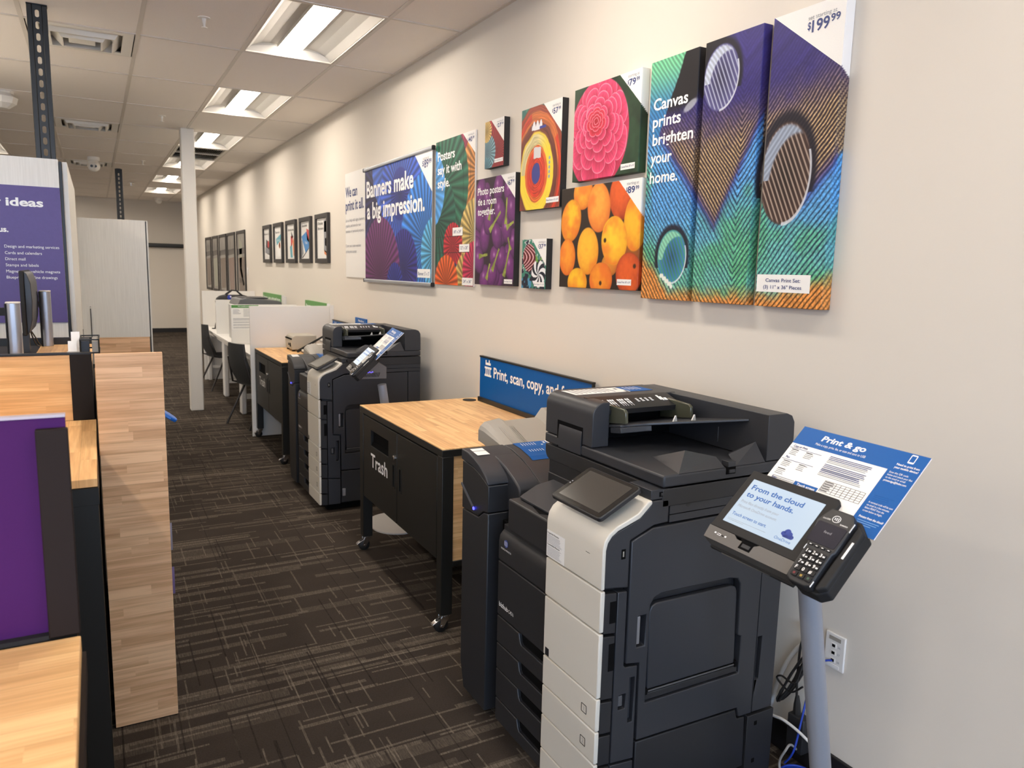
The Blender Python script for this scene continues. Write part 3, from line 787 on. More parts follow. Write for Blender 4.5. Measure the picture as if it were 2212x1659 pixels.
    B(sc, 'display', tpo, bevel=0, label='dark glossy idle display')
    return t
prn = make_printer()
prn.location = PL
prn['label'] = 'large charcoal and warm white office printer nearest the camera'
far = copy_tree(prn)
far.location = (PL[0] + 0.066, PL[1] + 3.195, 0)
far['label'] = 'large charcoal and warm white office printer farther down the wall, between the two trash cabinets'

# ================================================================ card-paying print kiosks
M_kgrey = plain('kiosk_grey_metal', (104, 102, 100), 0.45, metal=0.3)
M_pole = plain('kiosk_pole_paint', (160, 164, 174), 0.42, metal=0.35)
def screen_glow():
    n = NT('lit_screen')
    x, y, z = n.xyz()
    f = n.math('MULTIPLY_ADD', y, 1.6, 0.5)
    c = n.noise(n.vec(n.math('MULTIPLY', x, 6.0), n.math('MULTIPLY', y, 6.0), 0.0), 1.0, 1.0)
    n.set(col=(0.02, 0.02, 0.02), emit=n.mix(c, rgb(192, 216, 246), rgb(226, 241, 250)), estr=0.52, rough=0.3)
    return n.m
M_screen = screen_glow()
def kiosk(name_label, y0, dx, lean, px, yaw=0.0):
    """dx, y0 shift the measured near kiosk; lean = pole lean along x; px = pole top"""
    t = thing('print_kiosk', name_label, 'kiosk', (px[0] + lean * 0.9, px[1], 0), 'print kiosks')
    def B(mb, name, parent=t, **k):
        k.setdefault('bevel', 0.0015)
        return mb.build(name, parent, **k)
    bx, by = px[0] + lean * 0.88, px[1]
    B(MB().prism(rrect(bx - 0.21, bx + 0.20, by - 0.21, by + 0.21, (0.17, 0.03, 0.03, 0.17), 10), 'z', 0.0, 0.010, M_greyp if False else plain('kiosk_base_paint', (196, 192, 186), 0.5)), 'base_plate')
    B(MB().tube([(bx, by, 0.008), (px[0], px[1], 0.90)], 0.0265, M_pole, 24), 'pole', bevel=0)
    O = Vector((1.370 + dx, 1.258 + y0, 1.117)); E1 = Vector((0.006, -0.9995, -0.02)).normalized()
    E2 = Vector((-0.726, 0.010, -0.688)); E2 = (E2 - E1 * E1.dot(E2)).normalized(); N = E2.cross(E1).normalized()
    ca, sa = math.cos(math.radians(yaw)), math.sin(math.radians(yaw))
    RZ = lambda v: Vector((v[0] * ca - v[1] * sa, v[0] * sa + v[1] * ca, v[2]))
    RP = lambda p: RZ(Vector(p) - Vector((px[0], px[1], 0))) + Vector((px[0], px[1], 0))
    O, E1, E2, N = RP(O), RZ(E1), RZ(E2), RZ(N)
    fr = (O, E1, E2, N)
    # housing with the grey lower lip
    hb = MB().frame(*fr)
    hb.prism([(-0.020, -0.024), (0.222, -0.024), (0.230, -0.014), (0.234, 0.150), (-0.024, 0.150)], 'z', -0.030, 0.0, M_blackm)
    h = B(hb, 'screen_housing', bevel=0.002)
    g = MB().frame(*fr)
    g.prism([(-0.024, 0.1505), (0.055, 0.1505), (0.068, 0.158), (0.118, 0.158), (0.130, 0.1505), (0.234, 0.1505), (0.234, 0.184), (-0.018, 0.184)], 'z', -0.032, 0.001, M_kgrey)
    g.prism([(-0.024, 0.1505), (0.075, 0.1505), (0.075, 0.158), (0.122, 0.158), (0.122, 0.1505), (0.234, 0.1505), (0.230, 0.190), (-0.012, 0.190)], 'z', -0.04, -0.032, M_blackm)
    g.box(0.078, 0.124, 0.152, 0.183, -0.028, -0.0, M_hole).box(0.084, 0.118, 0.156, 0.176, -0.004, 0.0016, M_hole).box(0.090, 0.113, 0.162, 0.171, 0.0016, 0.0022, M_char)
    g.box(0.012, 0.023, 0.163, 0.168, 0.001, 0.0016, M_ink).box(0.0128, 0.022, 0.1645, 0.1665, 0.0016, 0.002, M_hole)
    g.box(0.026, 0.032, 0.1645, 0.1665, 0.001, 0.0016, M_hole).box(0.003, 0.008, 0.1625, 0.1665, 0.001, 0.0016, M_ink).box(0.035, 0.040, 0.163, 0.167, 0.001, 0.0016, M_ink)
    B(g, 'front_lip', label='brushed grey front lip with ports', bevel=0.001)
    s = MB().frame(*fr).prism(rrect(-0.001, 0.204, -0.001, 0.128, 0.001), 'z', 0.0002, 0.0010, M_screen)
    so = B(s, 'screen', h, bevel=0, smooth=0, label='lit pale blue touch screen')
    x = MB().frame(*fr)
    L = lambda st, u, v, cap, m, **k: x.text(st, (u, v, 0.0014), (1, 0, 0), (0, -1, 0), cap, m, **k)
    bl = plain('screen_blue', (32, 92, 170), 0.5)
    L('From the cloud', 0.010, 0.0265, 0.0135, bl, w=0.150, bold=0.022)
    L('to your hands.', 0.010, 0.0480, 0.0135, bl, w=0.138, bold=0.022)
    L('Print files directly from your', 0.009, 0.0670, 0.0075, M_greyink, w=0.112)
    L('Microsoft OneDrive account.', 0.009, 0.0805, 0.0075, M_greyink, w=0.116)
    L('Touch screen to start.', 0.009, 0.1045, 0.0085, bl, w=0.103, bold=0.012)
    x.box(0.007, 0.120, 0.1155, 0.1160, 0.001, 0.0014, M_greyink).box(0.007, 0.056, 0.119, 0.1195, 0.001, 0.0014, M_greyink)
    L('OneDrive', 0.146, 0.1195, 0.0075, bl, w=0.044)
    nv = plain('cloud_blue', (32, 60, 150), 0.5)
    for cx, cy, r in ((0.168, 0.095, 0.0085), (0.176, 0.0985, 0.007), (0.160, 0.100, 0.0055)): x.lathe([(r, 0.001), (r, 0.0014)], (cx, cy, 0), nv, 20)
    x.box(0.159, 0.181, 0.098, 0.1055, 0.001, 0.0014, nv)
    for cx, cy, r in ((0.174, 0.100, 0.0078), (0.184, 0.1035, 0.0052), (0.165, 0.1038, 0.0050)): x.lathe([(r, 0.0014), (r, 0.0017)], (cx, cy, 0), nv, 20)
    x.box(0.164, 0.186, 0.1025, 0.1088, 0.0014, 0.0017, nv)
    B(x, 'screen_lettering', so, bevel=0, smooth=0)
    # card terminal on the right
    c = MB().frame(*fr)
    c.prism([(0.226, 0.040), (0.242, 0.010), (0.298, 0.010), (0.324, 0.034), (0.326, 0.180), (0.308, 0.196), (0.262, 0.196), (0.238, 0.186), (0.236, 0.110)], 'z', -0.034, -0.002, M_blackm)
    c.prism([(0.222, 0.046), (0.236, 0.010), (0.288, 0.010), (0.302, 0.030), (0.304, 0.105), (0.300, 0.112), (0.302, 0.192), (0.290, 0.198), (0.254, 0.198), (0.240, 0.190), (0.236, 0.108)], 'z', -0.002, 0.020, M_char2)
    c.prism([(0.306, 0.024), (0.325, 0.038), (0.327, 0.178), (0.311, 0.192), (0.306, 0.186)], 'z', -0.004, 0.012, M_blackm)
    cr = B(c, 'card_terminal', bevel=0.004, seg=3, label='black card payment terminal')
    k = MB().frame(*fr)
    k.prism(rrect(0.229, 0.298, 0.048, 0.100, 0.004), 'z', 0.020, 0.0208, plain('terminal_display', (44, 44, 54), 0.2))
    k.prism(rrect(0.3165, 0.3215, 0.066, 0.108, 0.0005), 'z', 0.012, 0.0128, M_paper)
    k.prism(rrect(0.2525, 0.2715, 0.0245, 0.0415, 0.0084), 'z', 0.020, 0.0206, M_ink, holes=[rrect(0.2537, 0.2703, 0.0257, 0.0403, 0.0072)])
    for j in range(3): k.box(0.258 + j * 0.004, 0.2595 + j * 0.004, 0.030 - j, 0.036, 0.0202, 0.0208, M_ink) if j == 0 else k.box(0.258 + j * 0.004, 0.2595 + j * 0.004, 0.029, 0.037, 0.0202, 0.0208, M_ink)
    k.text('Lane/3000', (0.233, 0.0405, 0.0206), (1, 0, 0), (0, -1, 0), 0.004, M_ink, w=0.018)
    k.text('ingenico', (0.276, 0.0435, 0.0206), (1, 0, 0), (0, -1, 0), 0.004, M_ink, w=0.018, bold=0.02)
    k.text('feed', (0.255, 0.072, 0.0212), (1, 0, 0), (0, -1, 0), 0.006, M_greyink, w=0.018)
    for j in range(4):
        k.prism(rrect(0.241 + j * 0.0145, 0.252 + j * 0.0145, 0.1035, 0.1085, 0.0015), 'z', 0.020, 0.0215, M_blackm)
        k.box(0.2445 + j * 0.0145, 0.249 + j * 0.0145, 0.1055, 0.107, 0.0215, 0.0218, M_ink)
    keys = [['1', '2', '3'], ['4', '5', '6'], ['7', '8', '9'], ['F', '0', '#'], ['x', '<', 'o']]
    for r in range(5):
        for q in range(3):
            u, v = 0.2455 + q * 0.0172 + r * 0.0008, 0.1175 + r * 0.0142
            k.prism(rrect(u, u + 0.0150, v, v + 0.0112, 0.002), 'z', 0.020, 0.0228, M_blackm)
            if r < 4:
                k.text(keys[r][q], (u + 0.0042, v + 0.0092, 0.0231), (1, 0, 0), (0, -1, 0), 0.0078, M_ink, align='c', bold=0.02)
                if not (r == 0 and q == 0) and r < 3 or r == 0: k.box(u + 0.0088, u + 0.0138, v + 0.005, v + 0.008, 0.0228, 0.0231, M_ink)
            else:
                k.box(u + 0.005, u + 0.010, v + 0.003, v + 0.008, 0.0228, 0.0231, [plain('key_red', (120, 40, 46), 0.5), plain('key_yellow', (170, 140, 60), 0.5), plain('key_green', (60, 90, 70), 0.5)][q])
    for a, b in (((0.3035, 0.030), (0.3045, 0.052)), ((0.3030, 0.180), (0.3040, 0.194)), ((0.2385, 0.110), (0.2395, 0.122))): k.box(a[0], b[0], a[1], b[1], 0.019, 0.0215, M_ink)
    B(k, 'keypad', cr, bevel=0, smooth=0, label='keypad and small grey display')
    # wedge bracket behind
    Pb = lambda u, w_: O + E1 * u + N * w_
    own = (Vector((0, 0, 0)) + RP((0, 0, 0)), RZ((1, 0, 0)), RZ((0, 1, 0)), Vector((0, 0, 1)))
    br = MB().frame(*own)
    cxm = 1.415 + dx
    yb0, yb1 = px[1] - 0.075, px[1] + 0.075
    br.prism([(1.255 + dx, 0.957), (1.370 + dx, 1.072), (1.405 + dx, 1.044), (1.449 + dx, 1.016), (1.449 + dx, 0.945), (1.30 + dx, 0.945)], 'y', yb0, yb1, M_kgrey)
    bo = B(br, 'bracket', bevel=0.003, label='grey wedge bracket with speaker slots')
    sl = MB().frame(*own)
    for j in range(10): sl.prism([(1.315 + dx + j * 0.009, 0.958 + 0.0), (1.3185 + dx + j * 0.009, 0.958), (1.3285 + dx + j * 0.009, 0.972 + min(j, 6) * 0.002), (1.325 + dx + j * 0.009, 0.972 + min(j, 6) * 0.002)], 'y', yb0 - 0.001, yb0, M_hole)
    for j in range(4): sl.box(1.335 + dx + j * 0.009, 1.340 + dx + j * 0.009, yb0 - 0.0014, yb0, 0.983 + (j % 2) * 0.003, 0.987 + (j % 2) * 0.003, glow('violet_led', (90, 70, 255), 2.5))
    B(sl, 'speaker_slots', bo, bevel=0, smooth=0)
    # sign board
    TP = Vector((1.515 + dx, 1.244 + y0, 1.240)); F1 = Vector((-0.006, -1.0, -0.016)).normalized()
    F2 = Vector((-0.72, 0.016, -0.693)); F2 = (F2 - F1 * F1.dot(F2)).normalized(); G = F2.cross(F1).normalized()
    TP, F1, F2, G = RP(TP), RZ(F1), RZ(F2), RZ(G)
    sg = MB().frame(TP, F1, F2, G)
    sg.box(0, 0.326, 0, 0.222, -0.003, 0.0, M_paper)
    sg.box(0, 0.326, 0, 0.053, 0.0, 0.0004, M_fedblue).box(0.2565, 0.326, 0.053, 0.222, 0.0, 0.0004, M_fedblue)
    so = B(sg, 'sign_board', bevel=0, smooth=0, label='blue and white sign board')
    x = MB().frame(TP, F1, F2, G)
    def S(st, u, v, cap, m, **k): x.text(st, (u, v, 0.0008), (1, 0, 0), (0, -1, 0), cap, m, **k)
    S('Print & go', 0.067, 0.0285, 0.0155, M_ink, w=0.118, bold=0.028, shear=0.1)
    S('Make a copy, print, fax, or scan and save to USB', 0.060, 0.0430, 0.0065, M_ink, w=0.134)
    S('Copy or Print', 0.010, 0.0635, 0.0062, M_navyink, w=0.041, bold=0.02)
    S('Fax', 0.011, 0.0985, 0.0062, M_navyink, w=0.012, bold=0.02)
    S('Scan', 0.013, 0.1615, 0.0062, M_navyink, w=0.015, bold=0.02)
    for v in (0.0665, 0.1020): x.box(0.003, 0.094, v, v + 0.0008, 0.0, 0.0006, M_navyink)
    rn = random.Random(11)
    def lines(u, v, w, nl, step, m, th=0.0016, var=0.3):
        for j in range(nl): x.box(u, u + w * (1 - var * rn.random()), v + j * step, v + j * step + th, 0.0004, 0.0007, m)
    for u, v in ((0.012, 0.071), (0.054, 0.071), (0.012, 0.107), (0.058, 0.107), (0.012, 0.131)): lines(u, v, 0.024, 4, 0.0046, M_greyink); lines(u, v - 0.001, 0.022, 1, 0.004, M_blackink, 0.002)
    lines(0.014, 0.153, 0.066, 2, 0.0045, M_greyink)
    for v in (0.0615, 0.085, 0.099): lines(0.117, v, 0.116, 3, 0.0042, M_navyink, 0.0017, 0.15); lines(0.117, v + 0.0126, 0.116, 2, 0.0042, M_greyink, 0.0015, 0.2)
    for j in range(6): x.box(0.146, 0.249, 0.126 + j * 0.006, 0.1265 + j * 0.006, 0.0, 0.0006, M_blackink)
    for u in (0.146, 0.176, 0.188, 0.200, 0.212, 0.224, 0.236, 0.2485): x.box(u, u + 0.0006, 0.126, 0.1565, 0.0, 0.0006, M_blackink)
    for j in range(5): lines(0.148, 0.128 + j * 0.006, 0.024, 1, 0.004, M_blackink, 0.002)
    x.box(0.078, 0.142, 0.151, 0.185, 0.0, 0.0005, M_fedblue)
    S('Touch screen', 0.087, 0.1620, 0.0075, M_ink, w=0.050, bold=0.02)
    x.prism(rrect(0.286, 0.300, 0.003, 0.0265, 0.002), 'z', 0.0004, 0.0008, M_ink, holes=[rrect(0.2875, 0.2985, 0.006, 0.0225, 0.0005)])
    S('Need to print from', 0.268, 0.0375, 0.0052, M_ink, w=0.052, bold=0.02)
    S('your mobile device?', 0.267, 0.0460, 0.0052, M_ink, w=0.054, bold=0.02)
    for q, (st, w_) in enumerate((('Scan the QR code', 0.044), ('below and attach your files', 0.057), ('to the email or email:', 0.046))): S(st, 0.264, 0.0605 + q * 0.0075, 0.0048, M_ink, w=w_)
    S('printandgo@fedex.com', 0.264, 0.0835, 0.0048, M_ink, w=0.052, bold=0.015)
    for q, (st, w_) in enumerate((('A retrieval code will be sent', 0.056), ('via email in a few minutes.', 0.053), ('Select PRINT from the', 0.045), ('screen below to begin.', 0.045))): S(st, 0.266, 0.1450 + q * 0.0075, 0.0048, M_ink, w=w_)
    S('Printing from the cloud?', 0.267, 0.1835, 0.0052, M_ink, w=0.056, bold=0.02)
    lines(0.268, 0.122, 0.05, 3, 0.0045, M_fedblue, 0.0014); lines(0.268, 0.189, 0.05, 3, 0.0050, plain('pale_blue_print', (120, 170, 220), 0.5), 0.0012)
    B(x, 'sign_lettering', so, bevel=0, smooth=0)
    B(MB().frame(TP, F1, F2, G).box(0.09, 0.20, 0.16, 0.23, -0.02, -0.003, M_kgrey), 'sign_clamp')
    return t
kiosk('grey pole kiosk with lit touch screen beside the nearest printer', 0.0, 0.0, 0.205, (1.473, 1.165))
kiosk('grey pole kiosk beside the farther printer, half hidden by the nearer trash cabinet', 3.195, 0.066, 0.158, (1.50, 4.36), -8.0)
# ================================================================ trash cabinets with butcher-block tops
M_woodtop = wood('butcher_block_top', 'y', 'x', 0.034, 0.36)
M_woodside = wood('butcher_block_panel', 'x', 'z', 0.05, 0.5)
def tw(s, bold=0.0):
    _, _, a, b = glyphs(s, bold); return b - a
def caster(mb_parent, x, y, sx):
    fk = MB()
    fk.lathe([(0.022, 0.085), (0.022, 0.078), (0.016, 0.072)], (x, y, 0), M_steel, 16)
    for s in (-1, 1):
        fk.prism([(x - 0.030, 0.030), (x - 0.012, 0.024), (x + 0.020, 0.078), (x - 0.020, 0.078)], 'y', y + s * 0.018 - 0.0015, y + s * 0.018 + 0.0015, M_steel)
    fk.tube([(x - 0.018, y - 0.02, 0.033), (x - 0.018, y + 0.02, 0.033)], 0.006, M_steel, 10)
    fk.prism([(x - 0.062, 0.038), (x - 0.058, 0.046), (x - 0.020, 0.066), (x + 0.005, 0.066), (x + 0.005, 0.058), (x - 0.02, 0.056)], 'y', y - 0.013, y + 0.013, M_steel)
    c = fk.build('caster', mb_parent, bevel=0.001, label='chrome caster with brake lever')
    MB().lathe([(0.026, -0.014), (0.032, -0.010), (0.033, 0.0), (0.032, 0.010), (0.026, 0.014)], (x - 0.018, y, 0.033), M_rubber, 24, 'y').build('wheel', c, label='black caster wheel')
def trash_cabinet():
    t = thing('trash_cabinet', '', 'cabinet', (1.62, 3.465, 0), 'black trash cabinets')
    x0, x1, y0, y1 = 1.262, 1.985, 2.885, 4.045
    MB().box(x0 + 0.001, x1, y0 + 0.001, y1 - 0.001, 0.836, 0.841, M_woodtop).build('worktop', t, bevel=0.001, label='butcher block wood worktop')
    f = MB().box(x0, x1, y0, y1, 0.805, 0.836, M_black)
    f.build('top_rail', t, bevel=0.002)
    for (a, b) in ((x0, y0), (x0, y1 - 0.055), (x1 - 0.055, y0), (x1 - 0.055, y1 - 0.055)):
        MB().box(a, a + 0.055, b, b + 0.055, 0.084, 0.806, M_black).build('leg', t, bevel=0.003)
        caster(t, a + 0.03, b + 0.0275, 1)
    bd = MB().box(x0 + 0.02, x1 - 0.01, y0 + 0.056, y1 - 0.056, 0.325, 0.806, M_black)
    bd.box(x0 + 0.06, x1 - 0.06, y0 + 0.012, y0 + 0.05, 0.30, 0.325, M_black)
    bd.build('carcass', t, bevel=0.002)
    MB().box(x0 + 0.056, x1 - 0.056, y0 + 0.018, y0 + 0.05, 0.305, 0.804, M_woodside).build('end_panel', t, bevel=0.001, label='wood patterned end panel')
    MB().box(x0 + 0.056, x1 - 0.056, y1 - 0.05, y1 - 0.018, 0.305, 0.804, M_woodside).build('end_panel', t, bevel=0.001, label='wood patterned end panel')
    yz = lambda a, b, c, d: [(a, c), (b, c), (b, d), (a, d)]
    d1 = MB().prism(yz(3.452, y1 - 0.062, 0.332, 0.797), 'x', x0 + 0.002, x0 + 0.022, M_black, holes=[yz(3.576, 3.858, 0.648, 0.733), yz(3.478, 3.517, 0.502, 0.632)])
    d1 = d1.build('trash_door', t, bevel=0.002)
    MB().box(x0 + 0.018, x0 + 0.024, 3.56, 3.87, 0.63, 0.75, M_hole).prism([(x0 + 0.004, 0.650), (x0 + 0.02, 0.650), (x0 + 0.02, 0.672)], 'y', 3.577, 3.857, M_hole).build('slot_flap', d1)
    MB().text('Trash', (x0 + 0.0012, 3.853, 0.535), (0, -1, 0), (0, 0, 1), 0.074, M_ink, w=0.265, bold=0.015).build('door_lettering', d1, smooth=0, label='white lettering')
    lk = MB().lathe([(0.013, 0.0), (0.013, -0.006), (0.009, -0.008), (0.001, -0.008)], (x0 + 0.002, 3.483, 0.666), M_steel, 18, 'x')
    lk.box(x0 - 0.007, x0 - 0.006, 3.481, 3.485, 0.660, 0.672, M_hole).build('lock', d1, label='chrome lock')
    d2 = MB().prism(yz(y0 + 0.062, 3.446, 0.332, 0.797), 'x', x0 + 0.002, x0 + 0.022, M_black, holes=[yz(3.386, 3.423, 0.504, 0.634)]).build('door', t, bevel=0.002)
    for d, ya in ((d1, 3.4975), (d2, 3.4045)):
        MB().prism(rrect(ya - 0.019, ya + 0.019, 0.503, 0.633, 0.004), 'x', x0 + 0.0005, x0 + 0.006, M_black, holes=[rrect(ya - 0.011, ya + 0.011, 0.511, 0.625, 0.003)]).box(x0 + 0.016, x0 + 0.02, ya - 0.018, ya + 0.018, 0.505, 0.63, M_hole).build('pull', d)
    MB().lathe([(0.040, 0.8405), (0.040, 0.8445), (0.034, 0.8455), (0.001, 0.8455)], (1.905, 3.965, 0), M_rubber, 24).build('cable_grommet', t)
    return t
tc = trash_cabinet()
tc['label'] = 'black trash cabinet with wood top on casters nearest the camera'
tf = copy_tree(tc)
tf.location = (1.62, 3.465 + 3.2, 0)
tf['label'] = 'black trash cabinet with wood top beside the white desk partition, behind the farther printer'

def counter_sign(y0, label, x=1.955):
    """y0 = far end"""
    w = 1.15
    t = thing('counter_sign', label, 'sign', (x, y0 - w / 2, 0.8412), 'blue counter signs')
    MB().box(x, x + 0.012, y0 - w, y0, 0.866, 1.104, M_fedblue).build('panel', t, label='bright blue panel')
    b = MB().box(x - 0.004, x + 0.016, y0 - w - 0.002, y0 + 0.002, 1.102, 1.111, M_black)
    b.box(x - 0.012, x + 0.022, y0 - w - 0.002, y0 + 0.002, 0.8412, 0.868, M_black)
    b.box(x - 0.002, x + 0.014, y0 - w - 0.002, y0 - w + 0.004, 0.866, 1.104, M_black)
    b.build('channel_frame', t, bevel=0.001)
    l = MB()
    s = 'Print, scan, copy, and fax'
    l.text(s, (x - 0.0008, y0 - 0.175, 1.000), (0, -1, 0), (0, 0, 1), 0.060, M_ink, w=0.178 / tw('Print,', 0.02) * tw(s, 0.02) * 0.96, bold=0.02)
    u = y0 - 0.062
    for k, (a, b_, c, d) in enumerate(((0.0, 0.085, 0.0, 0.012), (0.0, 0.085, 0.044, 0.056), (0.012, 0.024, 0.012, 0.044), (0.036, 0.048, 0.012, 0.044), (0.060, 0.072, 0.012, 0.044), (0.01, 0.075, 0.066, 0.080), (0.01, 0.022, 0.080, 0.094), (0.05, 0.062, 0.080, 0.096))):
        l.quad((x - 0.0008, u - a, 0.998 + c), (x - 0.0008, u - b_, 0.998 + c), (x - 0.0008, u - b_, 0.998 + d), (x - 0.0008, u - a, 0.998 + d), M_ink)
    l.build('sign_lettering', t, smooth=0, label='white lettering and pictogram')
    return t
counter_sign(3.932, 'long blue sign reading print, scan, copy at the wall end of the nearest wood top')
counter_sign(7.10, 'long blue sign on the farther wood top, mostly hidden by the farther printer')
t = thing('wall_placard', 'small blue and white placard on the wall above the farther printer', 'sign', (W - 0.01, 6.30, 1.1))
MB().box(W - 0.012, W, 6.15, 6.455, 1.0, 1.172, M_fedblue).build('placard_panel', t)
p_ = MB().text('Print & go', (W - 0.0128, 6.36, 1.14), (0, -1, 0), (0, 0, 1), 0.018, M_ink, w=0.15, bold=0.02)
p_.quad((W - 0.0128, 6.44, 1.01), (W - 0.0128, 6.165, 1.01), (W - 0.0128, 6.165, 1.115), (W - 0.0128, 6.44, 1.115), M_paper)
p_.build('placard_print', t, smooth=0)

# ---- things on the farther wood top
t = thing('binding_machine', 'beige desktop binding machine with a dark slot on the farther wood top', 'office machine', (1.63, 6.95, 0.841))
M_beige = plain('beige_plastic', (186, 180, 166), 0.45)
MB().prism([(1.52, 0.856), (1.515, 0.93), (1.53, 0.972), (1.55, 0.983), (1.74, 0.980), (1.74, 0.856)], 'y', 6.86, 7.12, M_beige).build('housing', t, bevel=0.004)
MB().box(1.512, 1.53, 6.875, 7.105, 0.945, 0.956, M_hole).box(1.5135, 1.53, 6.90, 6.93, 0.88, 0.915, M_hole).box(1.5135, 1.53, 6.96, 6.985, 0.89, 0.91, M_hole).build('slot_plate', t)
m = MB()
for a, b in ((1.535, 6.875), (1.535, 7.09), (1.72, 6.875), (1.72, 7.09)): m.lathe([(0.012, 0.8415), (0.012, 0.857)], (a, b, 0), M_rubber, 10)
m.build('feet', t)
t = thing('document_sorter', 'black sloped document sorter in front of the beige machine', 'desk organiser', (1.66, 6.60, 0.8415))
for y in (6.44, 6.76):
    MB().prism([(1.54, 0.8415), (1.555, 0.8415), (1.80, 0.985), (1.83, 0.985), (1.83, 0.8415), (1.86, 0.8415), (1.86, 1.0), (1.795, 1.0), (1.54, 0.862)], 'y', y, y + 0.004, M_black).build('side_frame', t)
for j in range(3): MB().box(1.57 + 0.085 * j, 1.86, 6.444, 6.76, 0.850 + 0.045 * j, 0.853 + 0.045 * j, M_black).build('shelf', t)
for j in range(3):
    o = MB().box(1.575 + 0.085 * j, 1.84, 6.46, 6.74, 0.8532 + 0.045 * j, 0.870 + 0.045 * j + 0.004 * (j % 2), M_paper).build('paper_stack', loc=(1.7, 6.60, 0.8532 + 0.045 * j), bevel=0.001)
    tag(o, 'white paper stack on the %s shelf of the black document sorter' % ('lowest', 'middle', 'top')[j], 'paper', 'paper stacks in the sorter')

# ================================================================ white desks along the wall
for y0, y1, z0, z1, x0, lab in ((7.265, 7.285, 0.0, 1.228, 1.228, 'tall white partition panel nearest the camera, beside the farther trash cabinet'),
                               (8.66, 8.68, 0.7465, 1.172, 1.27, 'short white divider carrying the green topped notice'),
                               (9.94, 9.96, 0.7465, 1.168, 1.285, 'short white divider in front of the black bag'),
                               (11.20, 11.22, 0.0, 1.235, 1.272, 'tall white partition panel at the far end of the desks')):
    o = MB().box(x0, W - 0.015, y0, y1, z0, z1, M_white).build('desk_partition', loc=((x0 + W) / 2, y0, z0), bevel=0.002)
    tag(o, lab, 'partition', 'white desk partitions')
def desk(y0, y1, label):
    t = thing('white_desk', label, 'desk', (1.63, (y0 + y1) / 2, 0), 'white desks')
    MB().box(1.272, W - 0.02, y0, y1, 0.716, 0.746, M_white).build('desktop', t, bevel=0.003)
    MB().box(1.32, W - 0.04, y0 + 0.06, y1 - 0.06, 0.655, 0.716, M_white).build('apron', t, bevel=0.002)
    for y in (y0 + 0.012, y1 - 0.067):
        for x in (1.315, 1.90): MB().box(x, x + 0.055, y, y + 0.055, 0.0, 0.716, M_white).build('leg', t, bevel=0.014, seg=3)
        MB().box(1.37, 1.90, y + 0.012, y + 0.043, 0.165, 0.205, M_white).build('stretcher', t, bevel=0.003)
    return t
desk(7.29, 8.47, 'white computer desk nearest the camera, behind the tall partition')
desk(8.475, 9.70, 'white computer desk in the middle of the row')
desk(9.705, 11.19, 'white computer desk at the far end of the row')

